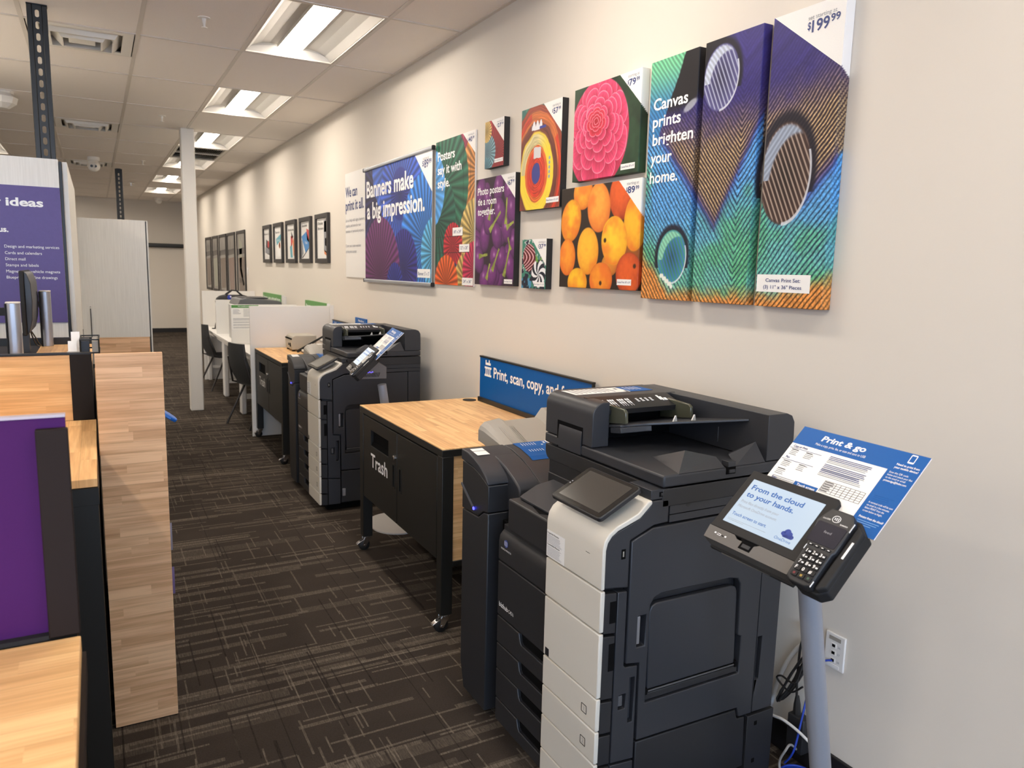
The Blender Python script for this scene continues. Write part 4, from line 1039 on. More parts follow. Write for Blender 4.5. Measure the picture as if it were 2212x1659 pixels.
def chair(x, y, rz):
    t = thing('office_chair', '', 'chair', (0, 0, 0), 'dark chairs at the white desks')
    M_seat = plain('charcoal_fabric', (52, 53, 54), 0.85, speck=0.15, scale=500)
    M_tube = plain('dark_tube_steel', (54, 50, 48), 0.4, metal=0.5)
    # seat faces +x (towards the wall); back at -x
    g = MB()
    nx_, ny_ = 10, 10
    for (sgn, th) in ((1, 0.0), (-1, -0.035)):
        ids = []
        for i in range(nx_ + 1):
            row = []
            for j in range(ny_ + 1):
                u, v = -1 + 2 * i / nx_, -1 + 2 * j / ny_
                rr_ = 1 - 0.12 * abs(u * v) ** 2
                row.append(g.pt((0.22 * u * rr_, 0.23 * v * rr_, 0.455 + th - 0.012 * (1 - u * u) - 0.025 * max(0, u) ** 3 + (0.01 if sgn > 0 else 0) * (1 - v * v))))
            ids.append(row)
        k = g.m(M_seat)
        for i in range(nx_):
            for j in range(ny_): g.face((ids[i][j], ids[i + 1][j], ids[i + 1][j + 1], ids[i][j + 1]), k)
        if sgn > 0: topi = ids
        else:
            per = lambda q: [q[i][0] for i in range(nx_ + 1)] + [q[nx_][j] for j in range(1, ny_ + 1)] + [q[i][ny_] for i in range(nx_ - 1, -1, -1)] + [q[0][j] for j in range(ny_ - 1, 0, -1)]
            a, b = per(topi), per(ids)
            for i in range(len(a)): g.face((a[i], a[(i + 1) % len(a)], b[(i + 1) % len(a)], b[i]), k)
    g.build('seat', t, local=True, smooth=50)
    b = MB(); k = b.m(M_seat)
    sh = []
    for off in (0.0, -0.022):
        ids = []
        for i in range(13):
            row = []
            for j in range(9):
                h, v = i / 12, -1 + 2 * j / 8
                z = 0.44 + 0.40 * h
                wdt = 0.20 * (1 - 0.18 * h ** 2) * (0.9 + 0.1 * math.sin(PI * min(1, h * 1.5)))
                row.append(b.pt((-0.205 - 0.10 * h - 0.03 * math.sin(h * PI) + 0.03 * v * v + off, wdt * v, z)))
            ids.append(row)
        for i in range(12):
            for j in range(8): b.face((ids[i][j], ids[i + 1][j], ids[i + 1][j + 1], ids[i][j + 1]), k)
        sh.append(ids)
    per = lambda q: [q[i][0] for i in range(13)] + [q[12][j] for j in range(1, 9)] + [q[i][8] for i in range(11, -1, -1)] + [q[0][j] for j in range(7, 0, -1)]
    a, c = per(sh[0]), per(sh[1])
    for i in range(len(a)): b.face((a[i], a[(i + 1) % len(a)], c[(i + 1) % len(a)], c[i]), k)
    b.build('backrest', t, local=True, smooth=50)
    MB().tube([(-0.16, -0.19, 0.42), (-0.235, -0.20, 0.44), (-0.29, -0.165, 0.7)], 0.010, M_tube, 8).build('back_frame', t, local=True)
    MB().tube([(-0.16, 0.19, 0.42), (-0.235, 0.20, 0.44), (-0.29, 0.165, 0.7)], 0.010, M_tube, 8).build('back_frame', t, local=True)
    for sx in (-1, 1):
        for sy in (-1, 1):
            MB().tube([(0.05 * sx, 0.19 * sy, 0.415), (0.10 * sx, 0.20 * sy, 0.405), (0.285 * sx, 0.235 * sy, 0.018), (0.287 * sx, 0.2355 * sy, 0.0)], [0.011, 0.012, 0.011, 0.015], M_tube, 8).build('leg', t, local=True)
    MB().box(-0.12, 0.12, -0.20, 0.20, 0.405, 0.422, M_tube).build('seat_frame', t, local=True, bevel=0.003)
    return t
c1 = chair(0, 0, 0)
c1.location = (1.45, 7.84, 0)
c1.rotation_euler = (0, 0, math.radians(18))
c1['label'] = 'dark chair pulled up to the nearest white desk, beside the tall partition'
c2 = copy_tree(c1)
c2.location = (1.46, 10.42, 0)
c2.rotation_euler = (0, 0, math.radians(12))
c2['label'] = 'dark chair at the far white desk, just right of the white column'

# notice on divider
t = thing('notice_sheet', 'white notice with a green heading on the short divider', 'notice', (1.41, 8.66, 1.03))
MB().box(1.276, 1.56, 8.655, 8.6598, 0.90, 1.168, M_paper).build('sheet', t, smooth=0)
g_ = MB().box(1.276, 1.56, 8.654, 8.655, 1.137, 1.168, plain('green_print', (78, 140, 66), 0.5))
g_.text('ADA accessible workstation', (1.342, 8.6535, 1.148), (1, 0, 0), (0, 0, 1), 0.011, M_ink, w=0.15, bold=0.015)
rn = random.Random(3)
for j in range(7): g_.box(1.292, 1.345 + 0.03 * rn.random(), 8.6540, 8.655, 1.118 - j * 0.008, 1.121 - j * 0.008, M_greyink).box(1.40, 1.47 + 0.03 * rn.random(), 8.6540, 8.655, 1.122 - j * 0.013, 1.126 - j * 0.013, M_greyink)
for j in range(12):
    z = 1.02 - j * 0.0095
    if j in (3, 6, 9): continue
    g_.box(1.29, 1.545 - 0.05 * rn.random(), 8.6540, 8.655, z, z + 0.004, M_greyink)
g_.build('notice_print', t, smooth=0)

# copier on the middle desk, black bag behind the divider, small phone stand
t = thing('desktop_copier', 'light grey desktop copier with dark lid on the middle white desk', 'copier', (1.62, 9.15, 0.746))
MB().box(1.36, 1.86, 8.86, 9.45, 0.7465, 1.150, plain('pale_grey_plastic', (206, 206, 203), 0.45)).build('body', t, bevel=0.012, seg=3)
MB().prism([(1.37, 1.152), (1.40, 1.218), (1.47, 1.232), (1.80, 1.206), (1.85, 1.192), (1.86, 1.152)], 'y', 8.85, 9.46, plain('mid_grey_plastic', (96, 98, 100), 0.4)).build('lid', t, bevel=0.006, label='darker grey lid')
MB().box(1.44, 1.72, 8.95, 9.36, 1.222, 1.236, M_char).build('feeder_tray', t, bevel=0.003)
MB().box(1.48, 1.78, 8.856, 8.862, 1.12, 1.142, M_char2).build('output_slot', t)
t = thing('carry_bag', 'black carry bag with arched handles on a box behind the short divider', 'bag', (1.56, 10.4, 1.10))
M_bag = plain('black_nylon', (30, 30, 33), 0.7, speck=0.2, scale=600)
bg = MB()
rings = []
for z, hx, hy in ((1.101, 0.215, 0.10), (1.13, 0.22, 0.105), (1.17, 0.205, 0.10), (1.20, 0.17, 0.07), (1.215, 0.12, 0.03)):
    rings.append([bg.pt((1.56 + hx * math.copysign(abs(math.cos(a)) ** 0.5, math.cos(a)), 10.4 + hy * math.copysign(abs(math.sin(a)) ** 0.5, math.sin(a)), z)) for a in [2 * PI * j / 28 for j in range(28)]])
k = bg.m(M_bag)
for a, b in zip(rings[:-1], rings[1:]):
    for j in range(28): bg.face((a[j], a[(j + 1) % 28], b[(j + 1) % 28], b[j]), k)
bg.face(rings[-1], k); bg.face(rings[0][::-1], k)
bg.build('bag_body', t, smooth=60)
for s in (-1, 1): MB().tube([(1.44, 10.4 + 0.06 * s, 1.17), (1.48, 10.4 + 0.05 * s, 1.225), (1.545, 10.4 + 0.02 * s, 1.272), (1.60, 10.4 + 0.02 * s, 1.268), (1.66, 10.4 + 0.05 * s, 1.215), (1.69, 10.4 + 0.06 * s, 1.17)], 0.009, M_bag, 8).build('handle', t)
tg = MB().lathe([(0.028, 0), (0.026, -0.01), (0.001, -0.014)], (1.50, 10.30, 1.185), plain('badge_blue', (40, 60, 170), 0.4), 18, 'y')
tg.lathe([(0.010, 0), (0.008, -0.008), (0.001, -0.01)], (1.512, 10.29, 1.192), M_ink, 12, 'y').build('badge', t, label='round blue and white badge')
o = MB().box(1.36, 1.76, 10.2, 10.6, 0.7465, 1.10, M_white).build('equipment_box', loc=(1.56, 10.4, 0.7465), bevel=0.006)
tag(o, 'plain white box under the black carry bag on the far desk', 'box')
t = thing('phone_stand', 'tiny black stand on the far white desk', 'stand', (1.36, 10.75, 0.746))
MB().lathe([(0.03, 0.7465), (0.03, 0.757), (0.001, 0.758)], (1.36, 10.75, 0), M_rubber, 14).build('foot', t)
MB().tube([(1.37, 10.75, 0.755), (1.385, 10.75, 0.83)], 0.008, M_rubber, 8).build('stem', t)
M_green = plain('leaf_green_print', (88, 146, 74), 0.5)
for (ya, yb, lab, txt) in ((10.525, 9.35, 'green wall sign above the far white desk', 'Browse, scan, print and more'), (8.19, 7.30, 'green wall sign above the nearest white desk, lower part hidden by the tall partition', 'Browse, scan, print and more')):
    t = thing('green_sign', lab, 'sign', (W - 0.02, (ya + yb) / 2, 1.15), 'green wall signs')
    MB().box(W - 0.03, W, yb, ya, 1.02, 1.246, M_green).build('sign_panel', t)
    MB().box(W - 0.034, W, yb - 0.006, yb, 1.0, 1.25, M_white).box(W - 0.034, W, yb - 0.12, yb - 0.11, 1.0, 1.24, M_white).build('end_cap', t)
    MB().text(txt, (W - 0.031, ya - 0.05, 1.175), (0, -1, 0), (0, 0, 1), 0.036, M_ink, w=(ya - yb) * 0.88, bold=0.015).build('sign_lettering', t, smooth=0)

# ================================================================ cables and wall plate by the near kiosk
t = thing('data_outlet', 'white wall plate with three network ports behind the near kiosk pole', 'outlet', (W, 1.446, 0.44))
MB().box(W - 0.008, W, 1.410, 1.482, 0.382, 0.498, M_white).build('plate', t, bevel=0.003)
q = MB()
for z in (0.460, 0.436, 0.411): q.box(W - 0.0095, W - 0.004, 1.440, 1.458, z - 0.007, z + 0.007, M_white).box(W - 0.0100, W - 0.0092, 1.4435, 1.4545, z - 0.005, z + 0.004, M_hole)
q.box(W - 0.0090, W - 0.0078, 1.425, 1.467, 0.476, 0.488, M_greyp).box(W - 0.0090, W - 0.0078, 1.425, 1.467, 0.389, 0.398, M_paper)
for z, s in ((0.456, '36'), (0.432, '37'), (0.407, '38')): q.text(s, (W - 0.0092, 1.434, z), (0, -1, 0), (0, 0, 1), 0.007, M_greyink, w=0.009)
q.build('ports', t, smooth=0)
def spl(pts, n=10):
    P_ = [Vector(p) for p in pts]; out = []
    for i in range(len(P_) - 1):
        a, b, c, d = P_[max(i - 1, 0)], P_[i], P_[i + 1], P_[min(i + 2, len(P_) - 1)]
        for k in range(n):
            s = k / n
            out.append(0.5 * ((2 * b) + (c - a) * s + (2 * a - 5 * b + 4 * c - d) * s * s + (3 * b - a - 3 * c + d) * s ** 3))
    out.append(P_[-1]); return out
t = thing('power_adapter', 'black power adapter brick hanging behind the near kiosk pole', 'power adapter', (1.94, 1.53, 0.03))
M_cab = plain('black_cable', (32, 32, 33), 0.45)
MB().box(1.925, 1.965, 1.49, 1.555, 0.07, 0.19, M_char2).build('brick', t, bevel=0.004)
MB().tube(spl([(1.945, 1.535, 0.19), (1.945, 1.54, 0.235), (1.945, 1.545, 0.30), (1.955, 1.552, 0.40), (1.96, 1.548, 0.44), (1.965, 1.54, 0.46)]), 0.004, M_cab, 8).tube([(1.945, 1.535, 0.188), (1.945, 1.537, 0.222), (1.945, 1.539, 0.25)], [0.013, 0.011, 0.006], M_cab, 10).build('cord', t)
MB().box(1.955, W, 1.52, 1.552, 0.455, 0.485, M_cab).build('plug', t, bevel=0.004)
cc = MB()
rn = random.Random(5)
for j in range(6):
    w = 0.03 + 0.006 * j; dx = 0.004 * j
    pts = []
    for a in range(25):
        th = 2 * PI * a / 24
        s = 0.5 - 0.5 * math.cos(th)
        yy = 1.512 + 0.095 * s + w * 0.45 * math.sin(th) + 0.004 * rn.random()
        zz = 0.405 - 0.21 * s - w * 0.35 * math.sin(th)
        pts.append((1.935 + dx, yy, zz))
    cc.tube(pts, 0.0033, M_cab, 6)
cc.tube(spl([(1.93, 1.512, 0.40), (1.93, 1.54, 0.30), (1.935, 1.6, 0.292), (1.94, 1.62, 0.27), (1.935, 1.56, 0.255), (1.93, 1.51, 0.30)]), 0.0033, M_cab, 6)
tag(cc.build('cable_coil', loc=(1.94, 1.55, 0.2), smooth=60), 'bundled loop of black cable left of the near kiosk pole', 'cable')
M_wcab = plain('white_cable_sheath', (214, 214, 212), 0.5)
tag(MB().tube(spl([(1.985, 1.53, 0.42), (1.97, 1.56, 0.41), (1.97, 1.60, 0.35), (1.97, 1.64, 0.25), (1.97, 1.665, 0.14), (1.96, 1.70, 0.02)]), 0.007, M_wcab, 8).build('cable', loc=(1.97, 1.6, 0), smooth=60), 'thick white cable bowing along the wall behind the black coil', 'cable')
tag(MB().tube(spl([(1.87, 1.66, 0.19), (1.90, 1.633, 0.172), (1.905, 1.599, 0.160), (1.905, 1.55, 0.168), (1.91, 1.48, 0.155), (1.92, 1.42, 0.12), (1.93, 1.36, 0.05), (1.93, 1.30, 0.006)]), 0.005, M_wcab, 8).build('cable', loc=(1.9, 1.5, 0), smooth=60), 'white cable running from the printer back past the power adapter', 'cable')
tag(MB().tube(spl([(1.94, 1.515, 0.07), (1.88, 1.497, 0.12), (1.85, 1.49, 0.115), (1.85, 1.51, 0.06), (1.85, 1.49, 0.02), (1.865, 1.44, 0.006), (1.875, 1.385, 0.006)]), 0.004, plain('grey_cable', (150, 150, 150), 0.5), 8).build('cable', loc=(1.85, 1.5, 0), smooth=60), 'thin grey cable dropping to the floor below the power adapter', 'cable')
bc = MB()
M_bluec = plain('blue_cable', (36, 66, 170), 0.45)
for j in range(4): bc.tube([(1.885 + (0.075 - 0.006 * j) * math.cos(a * PI / 16), 1.462 + (0.075 - 0.006 * j) * math.sin(a * PI / 16), 0.008 + 0.007 * j) for a in range(33)], 0.0035, M_bluec, 6)
bc.tube(spl([(1.90, 1.53, 0.03), (1.90, 1.50, 0.09), (1.92, 1.495, 0.20), (1.945, 1.492, 0.33), (1.965, 1.475, 0.393), (W - 0.008, 1.450, 0.409)]), 0.0035, M_bluec, 6)
tag(bc.build('network_cable', loc=(1.885, 1.46, 0), smooth=60), 'blue network cable coiled on the floor and plugged into the wall plate', 'cable')
# ================================================================ printed pictures (colours worked out per vertex, as ink on the print)
n = NT('printed_picture')
at = n.new('ShaderNodeAttribute'); at.attribute_name = 'Col'
n.set(col=at.outputs['Color'], rough=0.45, spec=0.3)
M_print = n.m
def hsh(i, j, s):
    v = np.sin(i * 127.1 + j * 311.7 + s * 74.7) * 43758.5453
    return v - np.floor(v)
def vn(x, y, s=0.0):
    i, j = np.floor(x), np.floor(y)
    f, g = x - i, y - j
    f = f * f * (3 - 2 * f); g = g * g * (3 - 2 * g)
    a = hsh(i, j, s) * (1 - f) + hsh(i + 1, j, s) * f
    b = hsh(i, j + 1, s) * (1 - f) + hsh(i + 1, j + 1, s) * f
    return a * (1 - g) + b * g
def fb(x, y, s=0.0): return 0.55 * vn(x, y, s) + 0.3 * vn(2.1 * x, 2.1 * y, s + 1) + 0.15 * vn(4.3 * x, 4.3 * y, s + 2)
def sst(a, b, x):
    t = np.clip((x - a) / (b - a), 0, 1); return t * t * (3 - 2 * t)
class Img:
    def __init__(self, U, V, c):
        self.U, self.V = U, V
        self.c = np.zeros(U.shape + (3,)); self.c[:] = c
    def put(self, m, c):
        m = np.clip(np.asarray(m, float), 0, 1)[..., None]
        c = np.asarray(c, float)
        self.c = self.c * (1 - m) + c * m
    def fan(self, cx, cy, r, c, pleats=30, sharp=0.45, edge=0.004, a0=0.0):
        dx, dy = self.U - cx, self.V - cy
        d = np.hypot(dx, dy); th = np.arctan2(dy, dx)
        k = (th * pleats / (2 * PI) + a0) % 1.0
        tri = np.abs(2 * k - 1)
        sh = (1 - sharp) + sharp * 1.25 * tri
        sh = sh * (0.78 + 0.30 * np.clip(d / r, 0, 1))
        col = np.clip(np.asarray(c, float) * sh[..., None], 0, 255)
        zz = r * (1 - 0.012 * (1 - tri))
        self.put(1 - sst(zz - edge, zz + edge, d), col)
    def ball(self, cx, cy, rx, ry, c, dark, hot=None, rot=0.0, seed=0.0):
        dx, dy = self.U - cx, self.V - cy
        a, b = dx * math.cos(rot) + dy * math.sin(rot), -dx * math.sin(rot) + dy * math.cos(rot)
        q = np.hypot(a / rx, b / ry)
        s = np.clip(1 - q * q, 0, 1) ** 0.5
        lightv = np.clip(0.25 + 0.75 * s + 0.18 * (dy / ry) - 0.12 * dx / rx, 0, 1)
        nz = fb(self.U * 60, self.V * 60, seed)
        lightv = np.clip(lightv + 0.25 * (nz - 0.5), 0, 1)[..., None]
        col = np.asarray(dark, float) * (1 - lightv) + np.asarray(c, float) * lightv
        if hot is not None:
            w = np.clip(1 - np.hypot((dx + 0.25 * rx) / (0.35 * rx), (dy - 0.3 * ry) / (0.3 * ry)), 0, 1)[..., None] ** 1.5
            col = col * (1 - w * 0.8) + np.asarray(hot, float) * w * 0.8
        self.put(1 - sst(0.97, 1.03, q), col)
def painted(name, parent, yl, w, z0, h, xf, depth, func, nx, nz, wrap=True, side=None):
    """print of width w hung with its left edge at yl, front at xf, folded back round its stretcher by depth"""
    us = list(np.linspace(0, w, nx)); vs2 = list(np.linspace(0, h, nz))
    if wrap:
        dd = [depth * k / 6 for k in range(1, 7)]
        us = [-d for d in dd[::-1]] + us + [w + d for d in dd]; vs2 = [-d for d in dd[::-1]] + vs2 + [h + d for d in dd]
    U, V = np.meshgrid(np.array(us), np.array(vs2))
    Ue, Ve = U, V
    img = func(U, V)
    col = np.clip(img / 255.0, 0, 1)
    col = np.where(col <= 0.04045, col / 12.92, ((col + 0.055) / 1.055) ** 2.4)
    Y = yl - np.clip(U, 0, w); Z = z0 + np.clip(V, 0, h)
    over = np.maximum(np.maximum(-U, U - w), np.maximum(-V, V - h))
    X = xf + np.clip(over, 0, depth)
    ny, nxx = U.shape
    off = Vector((0, 0, 0))
    if parent is not None:
        r = parent
        while r.parent: r = r.parent
        off = r.location
    co = np.stack([X - off.x, Y - off.y, Z - off.z], -1).reshape(-1, 3)
    idx = np.arange(ny * nxx).reshape(ny, nxx)
    f = np.stack([idx[:-1, :-1], idx[1:, :-1], idx[1:, 1:], idx[:-1, 1:]], -1).reshape(-1, 4)
    me = bpy.data.meshes.new(name)
    me.vertices.add(len(co)); me.vertices.foreach_set('co', co.ravel().astype(np.float32))
    me.loops.add(f.size); me.loops.foreach_set('vertex_index', f.ravel().astype(np.int32))
    me.polygons.add(len(f)); me.polygons.foreach_set('loop_start', np.arange(0, f.size, 4, dtype=np.int32))
    me.polygons.foreach_set('loop_total', np.full(len(f), 4, dtype=np.int32))
    me.update(calc_edges=True)
    a = me.color_attributes.new('Col', 'FLOAT_COLOR', 'POINT')
    a.data.foreach_set('color', np.concatenate([col.reshape(-1, 3), np.ones((len(co), 1))], 1).ravel().astype(np.float32))
    me.materials.append(M_print)
    o = bpy.data.objects.new(name, me); C.objects.link(o)
    if parent is not None: o.parent = parent
    return o
EX, EY = (0, -1, 0), (0, 0, 1)
class Print:
    """lettering laid on a print, in metres from its lower left corner"""
    def __init__(self, xf, yl, z0): self.x, self.yl, self.z0, self.parts, self.cur, self.split = xf, yl, z0, {}, 'print_lettering', True
    @property
    def mb(self): return self.parts.setdefault(self.cur, MB())
    def go(self, nm):
        if self.split: self.cur = nm
    def p(self, u, v, k=1): return (self.x - 0.0004 * k, self.yl - u, self.z0 + v)
    def t(self, s, u, v, cap, m, w=None, **k): self.mb.text(s, self.p(u, v, 3), EX, EY, cap, m, w=w, **k); return self
    def q(self, u0, u1, v0, v1, m): self.go('size_label'); self.mb.quad(self.p(u0, v0), self.p(u1, v0), self.p(u1, v1), self.p(u0, v1), m); return self
    def poly(self, pts, m): self.go('price_corner'); self.mb.poly([self.p(u, v) for u, v in pts], m); return self
    def bar(self, u0, u1, v0, v1, m): self.mb.quad(self.p(u0, v0, 2), self.p(u1, v0, 2), self.p(u1, v1, 2), self.p(u0, v1, 2), m); return self
    def price(self, a, b, u, v, cap, small='starting at'):
        self.t(small, u, v + cap * 1.28, cap * 0.46, M_greyink, w=(b - u))
        self.t('$', u - cap * 0.1, v + cap * 0.28, cap * 0.62, M_navyink, w=cap * 0.36, bold=0.01)
        self.t(a, u + cap * 0.30, v, cap, M_navyink, w=(b - u) * 0.60 if len(a) < 3 else (b - u) * 0.56, bold=0.018)
        self.t('99', b - (b - u) * 0.24, v + cap * 0.42, cap * 0.58, M_navyink, w=(b - u) * 0.27, bold=0.018)
        return self
    def done(self, parent, name='print_lettering'):
        for k, b in self.parts.items():
            if b.f: b.build(k if self.split else name, parent, smooth=0)

# ---- three-piece feather canvas
def feather(S, T):
    im = Img(S, T, (60, 150, 190))
    ax = 0.50
    nz = fb(S * 30, T * 30, 3)
    wv = fb(S * 7, T * 7, 11) - 0.5
    ph = T - 1.22 * np.abs(S - ax) + 0.006 * (nz - 0.5) + 0.022 * wv + 0.10 * (S - ax) ** 2
    st = np.abs(((ph / 0.0235) % 1.0) * 2 - 1)
    st2 = np.abs(((ph / 0.0235 + 0.08) % 1.0) * 2 - 1)
    cross = 0.80 + 0.4 * vn(S * 200, T * 200, 5)
    lineamt = (0.45 + 0.75 * fb(S * 5, T * 5, 17))[..., None]
    g1 = sst(0.06, 0.40, T + 0.1 * wv)[..., None]
    base = np.array((112, 190, 172.)) * (1 - g1) + np.array((92, 164, 226.)) * g1
    grn = sst(0.45, 0.75, fb(S * 6, T * 6, 8) + 0.5 * (0.22 - T))[..., None]
    base = base * (1 - 0.7 * grn) + np.array((92, 178, 112.)) * 0.7 * grn
    edge_ = sst(0.10, 0.62, st)[..., None]
    im.put(np.ones_like(S), (base * (1 - lineamt * 0.8 * (1 - edge_)) + np.array((16, 40, 110.)) * 0.35 * lineamt * (1 - edge_)) * cross[..., None])
    thr = 0.035 + 0.14 * np.maximum(0, (0.16 - S) / 0.16) + 0.055 * np.maximum(0, (S - 0.68) / 0.2)
    orange = sst(0.035, -0.035, T - thr + 0.05 * (nz - 0.5))
    im.put(orange, np.array((206, 136, 70.)) * (0.45 + 0.65 * sst(0.05, 0.6, st))[..., None] * cross[..., None])
    # brown barbs and the indigo above them
    e = np.minimum(T - (0.271 - 1.11 * (S - 0.395)), T - (0.271 + 1.85 * (S - 0.395)))
    e2 = np.where(S > 0.60, T - (0.30 + 1.0 * np.abs(S - 0.74)), -1)
    e = np.maximum(e, e2)
    inb = sst(-0.012, 0.012, e + 0.02 * (nz - 0.5))
    tan = np.array((190, 162, 122.)); ind = np.array((66, 56, 140.))
    up = sst(0.02, 0.24, T - (0.50 + 0.25 * np.maximum(0, S - 0.55)) + 0.08 * (nz - 0.5))[..., None]
    cc = tan * (1 - up) + ind * up
    dark = np.array((48, 34, 40.)) * (1 - up) + np.array((34, 28, 84.)) * up
    w = sst(0.35, 0.80, np.abs(((ph / 0.0185) % 1.0) * 2 - 1))[..., None] * (0.45 + 0.55 * (1 - up)) + 0.25 * up
    im.put(inb, dark * (1 - w) + cc * w * cross[..., None])
    rim = np.exp(-(e / 0.03) ** 2) * (S < 0.9)
    im.put(0.55 * rim * (T > 0.25), np.array((58, 52, 150.)) * (0.5 + 0.6 * st)[..., None])
    blk = sst(0.02, -0.03, -(T - 0.70) + 0.9 * np.maximum(0, S - 0.25) - 0.03) * (S < 0.42)
    blk = sst(-0.02, 0.04, T - (0.70 + 0.9 * np.maximum(0, S - 0.24)) + 0.02 * (nz - 0.5))
    im.put(blk * (S < 0.40), (26, 24, 30))
    lt = sst(-0.008, 0.012, T - (0.60 + 2.1 * np.maximum(0, S - 0.05)) + 0.02 * (nz - 0.5)) * (S < 0.2) * (T > 0.58)
    gg = sst(0.70, 0.9, T)[..., None]
    im.put(lt, (np.array((60, 130, 190.)) * (1 - gg) + np.array((122, 206, 160.)) * gg) * (0.7 + 0.4 * st)[..., None])
    deep = sst(0.60, 0.85, T) * (S > 0.40)
    im.put(0.75 * deep, np.array((62, 52, 132.)) * (0.72 + 0.35 * fb(S * 18 + 40 * ph, T * 4, 6))[..., None])
    def drop(cx, cy, rx, ry, body, lines, hi):
        q = np.hypot((S - cx) / rx, (T - cy) / ry)
        im.put((1 - sst(1.08, 1.26, q)) * 0.9 * (T > cy - 0.4 * ry), (24, 22, 36))
        im.put(1 - sst(0.94, 1.0, q), np.asarray(body, float) * (0.55 + 0.5 * np.clip(q, 0, 1))[..., None])
        pl = np.abs((((T - cy) * 0.5 + (S - cx) * 1.0) / 0.018 % 1.0) * 2 - 1)
        im.put((1 - sst(0.9, 0.97, q)) * sst(0.55, 0.8, pl) * 0.8, lines)
        q2 = np.hypot((S - cx - 0.42 * rx) / (1.05 * rx), (T - cy + 0.34 * ry) / (1.05 * ry))
        im.put(sst(0.97, 1.06, q2) * (1 - sst(0.88, 0.96, q)) * (T > cy - 0.1 * ry), np.asarray(hi, float) * (0.8 + 0.25 * st2)[..., None])
        im.put((1 - sst(0.02, 0.05, np.abs(q - 0.96))) * (S > cx) * (T < cy + 0.4 * ry) * 0.8, (226, 232, 240))
    drop(0.385, 0.782, 0.088, 0.115, (86, 84, 134), (190, 196, 222), (196, 206, 226))
    drop(0.175, 0.165, 0.085, 0.105, (70, 150, 140), (60, 110, 200), (140, 210, 180))
    for j in range(9):
        cx, cy = 0.118 + 0.008 * j, 0.092 - 0.005 * j + 0.005 * (j % 2)
        im.put(1 - sst(0.006, 0.011, np.hypot(S - cx, T - cy)), (230, 236, 226))
    drop(0.70, 0.425, 0.105, 0.165, (66, 48, 44), (196, 176, 160), (158, 170, 190))
    im.put((1 - sst(0.012, 0.02, np.hypot((S - 0.235) / 2.2, (T - 0.715) / 1.0 - 0.4 * (S - 0.235)))) * 0.7, (200, 206, 214))
    return im.c
XF = W - 0.04
def canvas(label, yl, w, z0, h, func, nx, nz, depth=0.0385, xf=XF, group=None, edge=None):
    t = thing('canvas_print', label, 'canvas print', (xf + depth / 2, yl - w / 2, z0), group)
    painted('printed_face', t, yl, w, z0, h, xf, depth, func, nx, nz)
    MB().box(xf + 0.004, W, yl - w + 0.003, yl - 0.003, z0 + 0.003, z0 + h - 0.003, M_paper).build('stretcher', t)
    return t
Z0 = 1.506
g = 'three feather canvases'
c1_ = canvas('tall left canvas of the peacock feather set, lettered Canvas prints brighten your home', 2.460, 0.268, Z0, 0.912, lambda U, V: feather(U, V), 140, 430, group=g)
P_ = Print(XF, 2.46, Z0)
for s, v, a, b in (('Canvas', 0.728, 0.025, 0.222), ('prints', 0.664, 0.025, 0.187), ('brighten', 0.596, 0.028, 0.260), ('your', 0.527, 0.022, 0.147), ('home.', 0.452, 0.022, 0.186)):
    P_.t(s, a, v, 0.043, M_ink, w=b - a, bold=0.02)
P_.done(c1_)
c2_ = canvas('tall middle canvas of the peacock feather set, with a water drop near its top', 2.158, 0.268, Z0, 0.914, lambda U, V: feather(U + 0.302, V), 140, 430, group=g)
def feather3(U, V):
    c = feather(U + 0.612, V)
    wm = (V > 0.916 - (U - 0.005) * 0.757) & (V > 0.66)
    c[wm] = (236, 234, 232); return c
c3_ = canvas('tall right canvas of the peacock feather set, with a white price corner', 1.848, 0.270, Z0, 0.916, feather3, 150, 430, group=g)
P_ = Print(XF, 1.848, Z0)
P_.poly([(0.002, 0.916), (0.270, 0.713), (0.270, 0.916)], M_paper)
P_.t('set starting at', 0.137, 0.874, 0.0125, M_greyink, w=0.103).t('$', 0.136, 0.846, 0.022, M_navyink, w=0.012, bold=0.015).t('199', 0.152, 0.836, 0.034, M_navyink, w=0.064, bold=0.02).t('99', 0.220, 0.850, 0.021, M_navyink, w=0.033, bold=0.02)
P_.q(0.004, 0.222, 0.048, 0.105, M_paper).t('Canvas Print Set:', 0.042, 0.081, 0.0115, M_navyink, w=0.142, bold=0.008).t('(3) 11" x 36" Pieces', 0.034, 0.059, 0.0115, M_navyink, w=0.156, bold=0.008)
P_.done(c3_)

